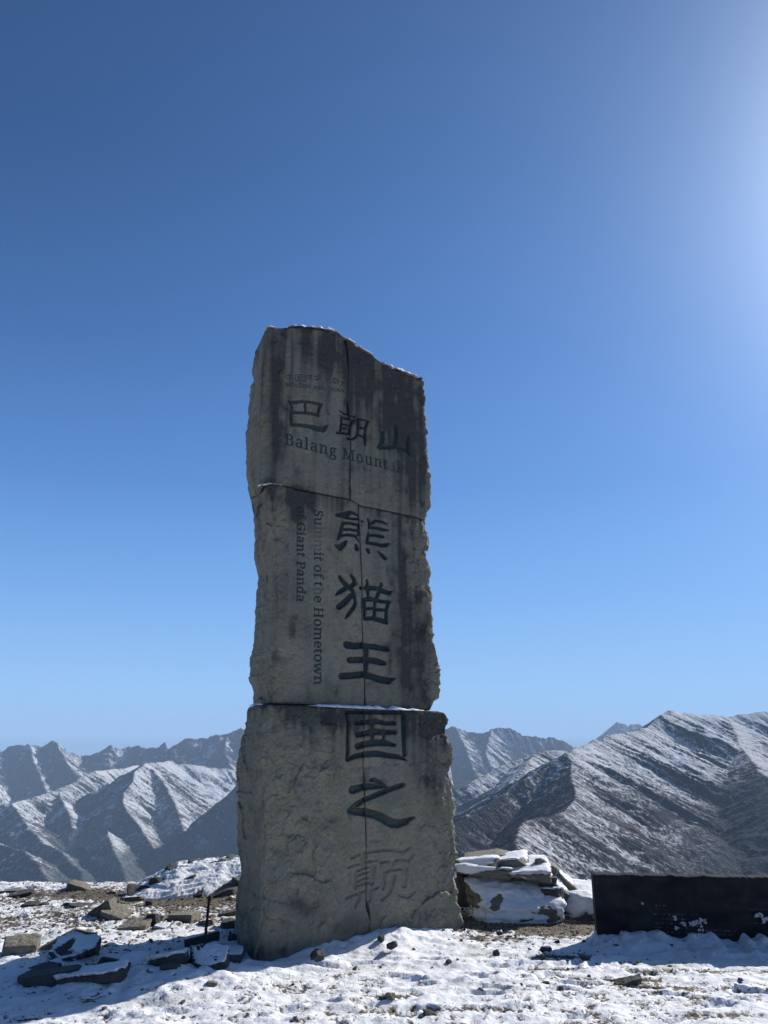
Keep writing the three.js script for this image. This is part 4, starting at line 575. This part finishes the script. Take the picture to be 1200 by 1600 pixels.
// single stones in the trodden snow
const single = [[616, 1447, 634, 1459, 'dark stone on the snow drift against the pillar face'], [590, 1461, 600, 1468, 'small dark stone left of the stone on the pillar drift'], [604, 1471, 622, 1477, 'thin dark chip of rock low on the pillar drift'], [486, 1492, 506, 1508, 'dark rounded stone in the shadow before the pillar face'], [846, 1480, 862, 1489, 'small black stone on the snow left of the dark plaque'], [771, 1489, 781, 1497, 'tiny dark stone on the snow left of the small black stone'], [592, 1561, 606, 1568, 'dark stone at the lower middle of the snow, left of a paler one'], [602, 1557, 616, 1568, 'paler stone touching the dark stone low in the snow'], [775, 1455, 786, 1461, 'dark pebble on the bare patch right of the pillar'], [663, 1586, 682, 1594, 'dark stone at the lower border of the snow'], [697, 1507, 706, 1513, 'lone dark pebble in the middle of the snow'], [322, 1548, 341, 1555, 'pale flat stone at the sunny edge of the pillar shadow'], [706, 1426, 722, 1436, 'brown stone at the right foot of the pillar'], [723, 1430, 735, 1437, 'smaller brown stone right of the pillar foot'], [551, 1511, 556, 1517, 'tiny dark pebble on the snow near the shadow edge']];
single.forEach(([a, b, c, d, label], i) => stone('pebble', label, a, b, c, d, { d: (c - a) * .0042, tone: i === 11 || i === 7 ? TAN : i > 11 ? [.15, .12, .09] : DARK, n: 9, cuts: 14, tilt: .6, rough: 2.2, seed: 200 + i, bury: .016, flat: .8, cat: 'pebble', lift: i < 3 ? groundHeight(gp((a + c) / 2, d).x, gp((a + c) / 2, d).z) * .92 : 0 }));
stone('slab', 'dark jagged slab sticking out of the snow before the plaque', 948, 1528, 1002, 1541, { d: .12, tone: DARK, cuts: 6, seed: 231, layer: 1, bury: .015, cat: 'slab' });

// the two ledges of bedrock behind the pillar, each a stack of beds and stones under snow
function ledge(label, x0, x1, base, pieces, body) {
  const b = gp((x0 + x1) / 2, base), t = thing('rock_ledge', label, 'ledge', [b.x, -.03, b.z], Math.atan2(-b.x, -b.z)), k = b.m, X = (x) => (x - (x0 + x1) / 2) * k, Y = (y) => (base - y) * k + .03;
  const add = (q, name) => {
    const [ax, ay, bx, by, back, d, o = {}] = q, g = rockGeo(o.seed ?? Math.round(ax + ay), (bx - ax) * k, (by - ay) * k, d, { n: o.n ?? 14, ...o });
    const m = part(name, g, M.rock, t); m.position.set(X((ax + bx) / 2), Y(by) - (name === 'rock' ? (1.57 - Y(by)) * Math.max(0, back) / Math.hypot(b.x, b.z) : 0), -back); m.rotation.set(rad(o.rx ?? 0), rad(o.turn ?? 0), rad(o.lean ?? 0));
    if (o.snow) { const s = part('snow_cap', snowShell(g, o.seed ?? 3, o.snow, o.where ? (x, y, z, nx, ny, nz) => o.where((x / k) + (ax + bx) / 2, by - y / k, x, y, z, nx, ny, nz) : (x, y, z, nx, ny) => ny - (o.from ?? .4) + .4 * noise(x * 6, y * 6, z * 6 + ax) + .2 * noise(x * 19, y * 19, z * 19)), M.snow, m); s.castShadow = true; }
  };
  add(body, 'bedrock'); for (const q of pieces) add(q, 'rock');
}
const blob = (px, py, list) => { let s = 0; for (const [x, y, a, b] of list) { const q = ((px - x) / a) ** 2 + ((py - y) / b) ** 2; if (q < 5) s += Math.exp(-q * 1.2); } return s; };
const ROCK1 = [.19, .178, .14];
ledge('snow plastered rock ledge with flat tan stones on top, right behind the pillar', 712, 900, 1428, [
  [716, 1349, 792, 1364, .1, .5, { tone: ROCK1, snow: .02, from: .55, seed: 301, cuts: 4 }], [728, 1337, 826, 1354, .35, .5, { tone: ROCK1, slope: [-.12, 0, .75], seed: 302, cuts: 5, turn: 6 }], [772, 1346, 830, 1358, .12, .35, { tone: ROCK1, seed: 303, snow: .02, from: .7, cuts: 4 }], [818, 1342, 858, 1362, .3, .45, { tone: ROCK1, seed: 304, slope: [.3, 0, .7], cuts: 5 }], [848, 1346, 876, 1372, .2, .4, { tone: TAN, seed: 305, slope: [.6, 0, .6], cuts: 5 }],
  [716, 1363, 800, 1374, -.02, .5, { tone: ROCK1, snow: .025, from: .12, seed: 306, cuts: 3 }], [790, 1358, 860, 1371, .02, .5, { tone: ROCK1, snow: .03, from: .1, seed: 307, cuts: 3 }], [852, 1368, 886, 1400, .1, .4, { tone: GREY, snow: .02, from: .5, seed: 308, slope: [.8, .2, .5], cuts: 6 }], [870, 1364, 903, 1398, .3, .4, { tone: TAN, seed: 309, slope: [.8, 0, .45], cuts: 6, snow: .02, from: .7 }], [850, 1392, 880, 1424, -.02, .35, { tone: DARK, seed: 310, cuts: 7, snow: .02, from: .6 }], [716, 1377, 752, 1416, .0, .3, { tone: DARK, seed: 311, cuts: 6 }], [843, 1373, 870, 1392, -.03, .25, { tone: DARK, seed: 312, cuts: 7 }],
], [712, 1371, 872, 1434, .0, .8, { tone: ROCK1, n: 60, cuts: 7, seed: 320, slope: [.12, .5, .8], layer: 3, beds: 7, rough: 1.1, tilt: .16, snow: .014, where: (px, py, x, y, z, nx, ny, nz) => .48 + .3 * ny + .5 * noise(x * 5, y * 9, z * 5) + .4 * noise(x * 14, y * 20, z * 14) + .2 * noise(x * 40, y * 40, z * 40) - 1.1 * blob(px + 10 * noise(x * 9, y * 9, 2), py + 8 * noise(x * 9, y * 9, 5), [[738, 1398, 20, 18], [778, 1402, 11, 12], [860, 1384, 14, 10], [854, 1412, 14, 12], [800, 1374, 40, 3], [750, 1368, 40, 3]]) }]);
ledge('low layered rock shelf with snow, between the tan topped ledge and the dark plaque', 868, 952, 1427, [
  [880, 1389, 950, 1407, .25, .5, { tone: TAN, seed: 331, cuts: 4, slope: [.1, 0, .8], turn: -8 }], [868, 1396, 905, 1414, .1, .4, { tone: GREY, snow: .03, from: .3, seed: 332, cuts: 5 }], [902, 1405, 934, 1428, .05, .3, { tone: DARK, snow: .02, from: .5, seed: 333, cuts: 6 }], [876, 1408, 896, 1427, -.02, .25, { tone: DARK, seed: 334, cuts: 6 }], [926, 1408, 952, 1426, .05, .25, { tone: GREY, snow: .025, from: .4, seed: 335, cuts: 6 }],
], [872, 1396, 952, 1432, .1, .6, { tone: GREY, n: 26, cuts: 5, seed: 340, layer: 2, beds: 4, snow: .03, where: (px, py, x, y, z, nx, ny) => .25 + .4 * ny + .45 * noise(x * 6, y * 9, z * 6) + .3 * noise(x * 15, y * 22, z * 15) }]);
{
  const b = gp(305, 1403), k = b.m, t = thing('rock_ledge', 'snow covered layered rock bank rising behind the left end of the pillar', 'ledge', [b.x, -.02, b.z], Math.atan2(-b.x, -b.z));
  const skyline = [[190, 1400], [205, 1394], [222, 1386], [240, 1376], [256, 1366], [272, 1359], [300, 1355], [345, 1352], [400, 1350], [440, 1354], [460, 1395]].map(([x, y]) => { const h = (1406 - y) * k * .96; return [(x - 305) * k, h - (1.6 - h) * (.22 + .7 * h) / Math.hypot(b.x, b.z)]; });
  const H = (x, d) => {                                               // beds of rock, each a small step back into the bank
    const full = lineAt(skyline, x) + .02 * noise(x * 7, 1, 3), q = clamp((d + .05 * noise(x * 3, d * 3, 9)) / (.3 + .9 * full), 0, 1), h = full * Math.pow(q, .8), dip = h - .18 * x + .07 * noise(x * 2.2, d * 2, 4) + .02 * noise(x * 6, d * 6, 14), n = dip / (.045 + .012 * noise(x * 1.5, d, 3)), f = n - Math.floor(n);
    return Math.max(-.05, h + (smoothstep(f, .62, 1) - f) * .042 * .75 * smoothstep(noise(x * 3.1, d * 4, 33), -.25, .3) + .035 * fbm(x * 5, d * 5, 6, 4) - (d > .95 ? (d - .95) * 1.2 : 0));
  };
  const nx = 210, nd = 130, X0 = -.80, X1 = 1.0, D1 = 1.5, build = (name, mat, lift, parent) => {
    const pos = new Float32Array(nx * nd * 3), uv = new Float32Array(nx * nd * 2), col = new Float32Array(nx * nd * 3);
    for (let j = 0; j < nd; j++) for (let i = 0; i < nx; i++) { const x = lerp(X0, X1, i / (nx - 1)), d = D1 * (j / (nd - 1)) - .1, K = j * nx + i, c = .75 + .5 * noise(x * 5, d * 9, 3) + .2 * noise(x * 30, d * 30, 4); pos.set([x, H(x, Math.max(0, d)) + lift(x, d) - (d < 0 ? .04 : 0), -d], K * 3); uv.set([x * 2.5, d * 2.5], K * 2); col.set([.11 * c, .105 * c, .092 * c], K * 3); }
    return part(name, gridGeo(nx, nd, pos, uv, col), mat, parent);
  };
  const bed = build('bedrock', M.rock, () => 0, t);
  build('snow_cap', M.snow, (x, d) => { const h = H(x, d), steep = Math.abs(H(x, d + .012) - h) / .012 + .5 * Math.abs(H(x + .012, d) - h) / .012, m = .95 - .42 * steep + .5 * noise(x * 3.4, d * 4, 8) + .45 * noise(x * 13, d * 26, 5) + .3 * noise(x * 36, d * 50, 2) - .9 * smoothstep(h, lineAt(skyline, x) * .93, lineAt(skyline, x)); return m > 0 ? .006 + .02 * Math.min(1, m) : -.012; }, bed);
  const put = (x0, y0, x1, y1, back, d, o) => { const g = rockGeo(o.seed, (x1 - x0) * k, (y1 - y0) * k, d, { n: 12, ...o }), m = part('rock', g, M.rock, t); m.position.set(((x0 + x1) / 2 - 305) * k, (1406 - y1) * k * .96 - (1.6 - (1406 - y1) * k) * back / Math.hypot(b.x, b.z), -back); m.rotation.set(0, rad(o.turn ?? 0), rad(o.lean ?? 0)); };
  for (const [a, b2, c, d, back, o] of [[250, 1359, 300, 1369, .62, { tone: DARK, seed: 351, lean: 5 }], [228, 1371, 262, 1382, .45, { tone: DARK, seed: 353, lean: 12 }], [200, 1388, 232, 1397, .25, { tone: DARK, seed: 354, lean: 8 }], [292, 1351, 336, 1361, .72, { tone: DARK, seed: 356, lean: 2 }], [326, 1350, 352, 1366, .66, { tone: DARK, seed: 357, lean: -4 }], [342, 1348, 408, 1362, .7, { tone: [.10, .10, .085], seed: 358 }], [312, 1390, 374, 1406, .04, { tone: [.11, .105, .09], seed: 359, slope: [-.35, .1, .7], lean: 5 }], [362, 1378, 402, 1394, .14, { tone: [.11, .105, .09], seed: 360 }], [322, 1366, 346, 1373, .4, { tone: DARK, seed: 361, lean: 6 }], [284, 1372, 306, 1379, .36, { tone: DARK, seed: 362, lean: 8 }], [300, 1392, 320, 1399, .1, { tone: DARK, seed: 363, lean: 10 }]]) put(a, b2, c, d, back, .3, { cuts: 9, tilt: .34, rough: 1.7, layer: 2, ...o });
}

// the low dark plaque at the right
{
  const L = 1.95, H = .86, T = .14, t = thing('stone_plaque', 'low long black stone plaque with faded writing, snow banked along its foot', 'plaque', [board.x, -.2, board.z], board.t);
  const yTop = (() => { const d = dir(930, 1366), s = Math.hypot(board.x, board.z) / Math.hypot(d[0], d[2]); return EYE + s * d[1] + .2; })();
  const TWb = 1024, THb = 384, c2 = document.createElement('canvas'); c2.width = TWb; c2.height = THb; const q = c2.getContext('2d'), r = rng(77), img = q.createImageData(TWb, THb);
  for (let y = 0; y < THb; y++) for (let x = 0; x < TWb; x++) { const n = .9 + .9 * fbm(x / 120, y / 60, 3, 5) + .35 * noise(x / 3, y / 3, 2) + .5 * Math.max(0, noise(x / 14, y / 40, 9) - .2), o = (y * TWb + x) * 4; img.data[o] = 38 * n; img.data[o + 1] = 40 * n; img.data[o + 2] = 44 * n; img.data[o + 3] = 255; }
  q.putImageData(img, 0, 0);
  const BX = (px) => (px - 930) / 308 * TWb * .985, BY = (py) => (py - 1366) / (118 * .985) * THb * .86;
  for (const [x0, y0, x1, rows, gapY] of [[1004, 1414, 1045, 7, 5.2], [1058, 1431, 1106, 5, 4.6], [957, 1442, 985, 4, 4.5], [1124, 1406, 1150, 3, 8], [1008, 1404, 1022, 1, 4]]) for (let k = 0; k < rows; k++) for (let x = x0; x < x1; x += 1.5) if (r() < .62 + .2 * noise(x / 5, k, 3)) { q.fillStyle = `rgba(150,158,168,${(.2 + .6 * r() * Math.max(0, .5 + noise(x / 9, k * .7, 5))).toFixed(2)})`; q.fillRect(BX(x), BY(y0 + k * gapY), 2 + 2.6 * r(), 1.5 + 5 * r()); }
  const tex = new THREE.CanvasTexture(c2); tex.colorSpace = THREE.SRGBColorSpace;
  const mat = new THREE.MeshPhysicalMaterial({ map: tex, roughness: .92, specularIntensity: .25, bumpMap: grain, bumpScale: .004 }), dark = new THREE.MeshStandardMaterial({ color: new THREE.Color().setRGB(.012, .012, .014), roughness: .8, bumpMap: grain, bumpScale: .01 });
  const edge = (x, s) => .007 * noise(x * 6, s, 2) + .007 * noise(x * 26, s, 4) + .006 * facet(x * 9, s, 5), slab = (a, b, name, dz) => {
    const nx = Math.round((b - a) / .012), prof = [[0, 0], [0, yTop * .5], [0, yTop * .9], [0, yTop - .012], [-.012, yTop], [-T + .012, yTop], [-T, yTop - .012], [-T, 0]], m = prof.length, pos = new Float32Array((nx + 1) * m * 3), uv = new Float32Array((nx + 1) * m * 2);
    for (let i = 0; i <= nx; i++) for (let j = 0; j < m; j++) { const x = lerp(a, b, i / nx), [z, y] = prof[j], k = j * (nx + 1) + i; pos.set([x, y + (y > yTop - .02 ? edge(x, 1) - .012 * Math.exp(-((x - a) / .01)) : 0), z + dz + .004 * noise(x * 5, y * 5, 3)], k * 3); uv.set([x / L, y / H + .14 - .0], k * 2); }
    const side = (x) => { const s = new THREE.Shape(prof.map(([z, y]) => new THREE.Vector2(z + dz, y))), g = new THREE.ShapeGeometry(s); g.rotateY(-Math.PI / 2); g.translate(x, 0, 0); return g; };
    const g = gridGeo(nx + 1, m, pos, uv), o = part(name, g, mat, t); for (const x of [a, b]) { const e = part('end_face', side(x), dark, o); e.material.side = THREE.DoubleSide; } return o;
  };
  const bx = (px) => toBoard(gp(px, 1480).x, gp(px, 1480).z)[0], split = bx(1181);
  slab(0, split - .002, 'face_slab', 0); slab(split + .002, L, 'face_slab', -.012);
  const frost = new THREE.MeshStandardMaterial({ color: new THREE.Color().setRGB(.36, .375, .4), roughness: .9 });
  const clot = (px, py, wpx, hpx, seed) => {                          // a crust of frozen snow stuck on the face: several small lumps in one skin
    const rr = rng(seed), gs2 = []; for (let i = 0; i < 4 + wpx * 1.5; i++) { const k = (.4 + rr()) * .0027 * Math.sqrt(hpx), g = rockGeo(seed + i, k * 2.2, k * 1.5, .012, { n: 5, cuts: 10, rough: 3 }); g.deleteAttribute('color'); g.translate((rr() - .5) * wpx * .0054, (rr() - .5) * hpx * .0054, 0); gs2.push(g); }
    const o = part('snow_patch', mergeGeometries(gs2), frost, t); o.position.set(bx(px), yTop - (py - 1366 + hpx / 2) * .0056, .004);
  };
  [[1060, 1421, 5, 5], [1073, 1428, 7, 6], [1085, 1428, 6, 5], [1094, 1426, 12, 8], [1101, 1422, 5, 5], [1062, 1434, 5, 5], [1098, 1436, 8, 3], [1013, 1403, 5, 3], [1189, 1413, 12, 6], [1197, 1418, 8, 8], [1016, 1443, 5, 3], [1106, 1423, 3, 6]].forEach(([a, b, c, d], i) => clot(a, b, c, d, 400 + i));
}
// the iron post among the slabs
{
  const b = gp(318, 1487), t = thing('iron_post', 'thin rusty iron post standing upright among the dark slabs', 'post', [b.x, -.05, b.z], .3), H = 79 * b.m + .05, pts = [];
  for (const [r, y] of [[.0, 0], [.011, 0], [.0115, .1], [.011, H * .5], [.0115, H - .03], [.013, H - .028], [.013, H - .006], [.009, H], [0, H]]) pts.push(new THREE.Vector2(r, y));
  const g = new THREE.LatheGeometry(pts, 12); g.rotateZ(rad(-2.6));
  part('rod', g, new THREE.MeshStandardMaterial({ color: new THREE.Color().setRGB(.035, .028, .024), roughness: .8, metalness: .3, bumpMap: grain, bumpScale: .002 }), t);
  const p = gp(309, 1497), pk = thing('wooden_plank', 'short weathered dark plank leaning on the slab by the iron post', 'plank', [p.x, .10, p.z - .12], rad(20)); pk.rotation.z = rad(9);
  const pg = new THREE.BoxGeometry(.27, .055, .035, 16, 3, 2), pp = pg.attributes.position; for (let i = 0; i < pp.count; i++) pp.setXYZ(i, pp.getX(i) + .006 * noise(pp.getY(i) * 60, pp.getZ(i) * 60, 1), pp.getY(i) + .004 * noise(pp.getX(i) * 12, 3, 1), pp.getZ(i) + .003 * noise(pp.getX(i) * 20, pp.getY(i) * 40, 7)); pg.computeVertexNormals();
  part('board', pg, new THREE.MeshStandardMaterial({ color: new THREE.Color().setRGB(.05, .042, .034), roughness: .9, bumpMap: grain, bumpScale: .006 }), pk);
}

// ---------- ground litter too fine to count: grit and dry grass ----------
{
  const r = rng(5), mtx = new THREE.Matrix4(), q = new THREE.Quaternion(), e = new THREE.Euler(), v = new THREE.Vector3(), s = new THREE.Vector3();
  const scatter = (name, label, cat, geo, mat, tries, put) => {
    const list = []; for (let i = 0; i < tries; i++) { const z = -4.6 - 5.4 * r(), x = (r() * 2 - 1) * (-z * .56 + .3), m = put(x, z, cover(x, z)); if (m) list.push(m); }
    const im = new THREE.InstancedMesh(geo, mat, list.length); im.name = name; im.userData = { kind: 'stuff', label, category: cat }; im.castShadow = im.receiveShadow = true; scene.add(im);
    list.forEach(([p, ro, sc, c], i) => { e.set(...ro); q.setFromEuler(e); im.setMatrixAt(i, mtx.compose(v.set(...p), q, s.set(...sc))); im.setColorAt(i, c); });
  };
  const chip = rockGeo(900, 1, .7, .9, { n: 3, cuts: 6 }); chip.deleteAttribute('color'); const C = (a, b, c) => new THREE.Color().setRGB(a, b, c);
  const clear = (x, z) => { const [u, w] = toUW(x, z); return u > -.3 && u < 1.8 && w > -.7 && w < .12; };
  scatter('gravel', 'scattered dark chips of rock in the trodden snow', 'gravel', chip, new THREE.MeshStandardMaterial({ color: 0xffffff, roughness: .95 }), 26000, (x, z, c) => {
    if (clear(x, z) || r() > (c < .12 ? .8 : c < .3 ? .3 : .05) * (.12 + 1.5 * smoothstep(-z, 5.6, 8.5))) return null;
    const k = .006 + .018 * r() ** 3 + (r() < .02 ? .015 : 0), b = .5 + r(), t = r();
    return [[x, groundHeight(x, z) - k * .15, z], [r() * .6, r() * 6.3, r() * .6], [k * (1 + r()), k * .7, k], C(lerp(.05, .13, t) * b, lerp(.05, .11, t) * b, lerp(.048, .08, t) * b)];
  });
  const blade = new THREE.BufferGeometry(); blade.setAttribute('position', new THREE.BufferAttribute(new Float32Array([-.5, 0, 0, .5, 0, 0, -.3, .5, .16, .3, .5, .16, 0, 1, .5]), 3)); blade.setIndex([0, 1, 3, 0, 3, 2, 2, 3, 4]); blade.computeVertexNormals();
  scatter('dry_grass', 'dry straw coloured grass blades on the bare ground', 'grass', blade, new THREE.MeshStandardMaterial({ color: 0xffffff, roughness: .9, side: THREE.DoubleSide }), 70000, (x, z, c) => {
    if (clear(x, z) || c > .22 || r() > (c < .05 ? .8 : .3)) return null;
    const h = .012 + .03 * r() ** 2, b = .6 + .7 * r(), t = r();
    return [[x, groundHeight(x, z) - .003, z], [r() * 1.5 - .4, r() * 6.3, 0], [.0022 + .002 * r(), h, h], C(lerp(.19, .30, t) * b, lerp(.145, .225, t) * b, lerp(.085, .12, t) * b)];
  });
}

renderer.render(scene, camera);
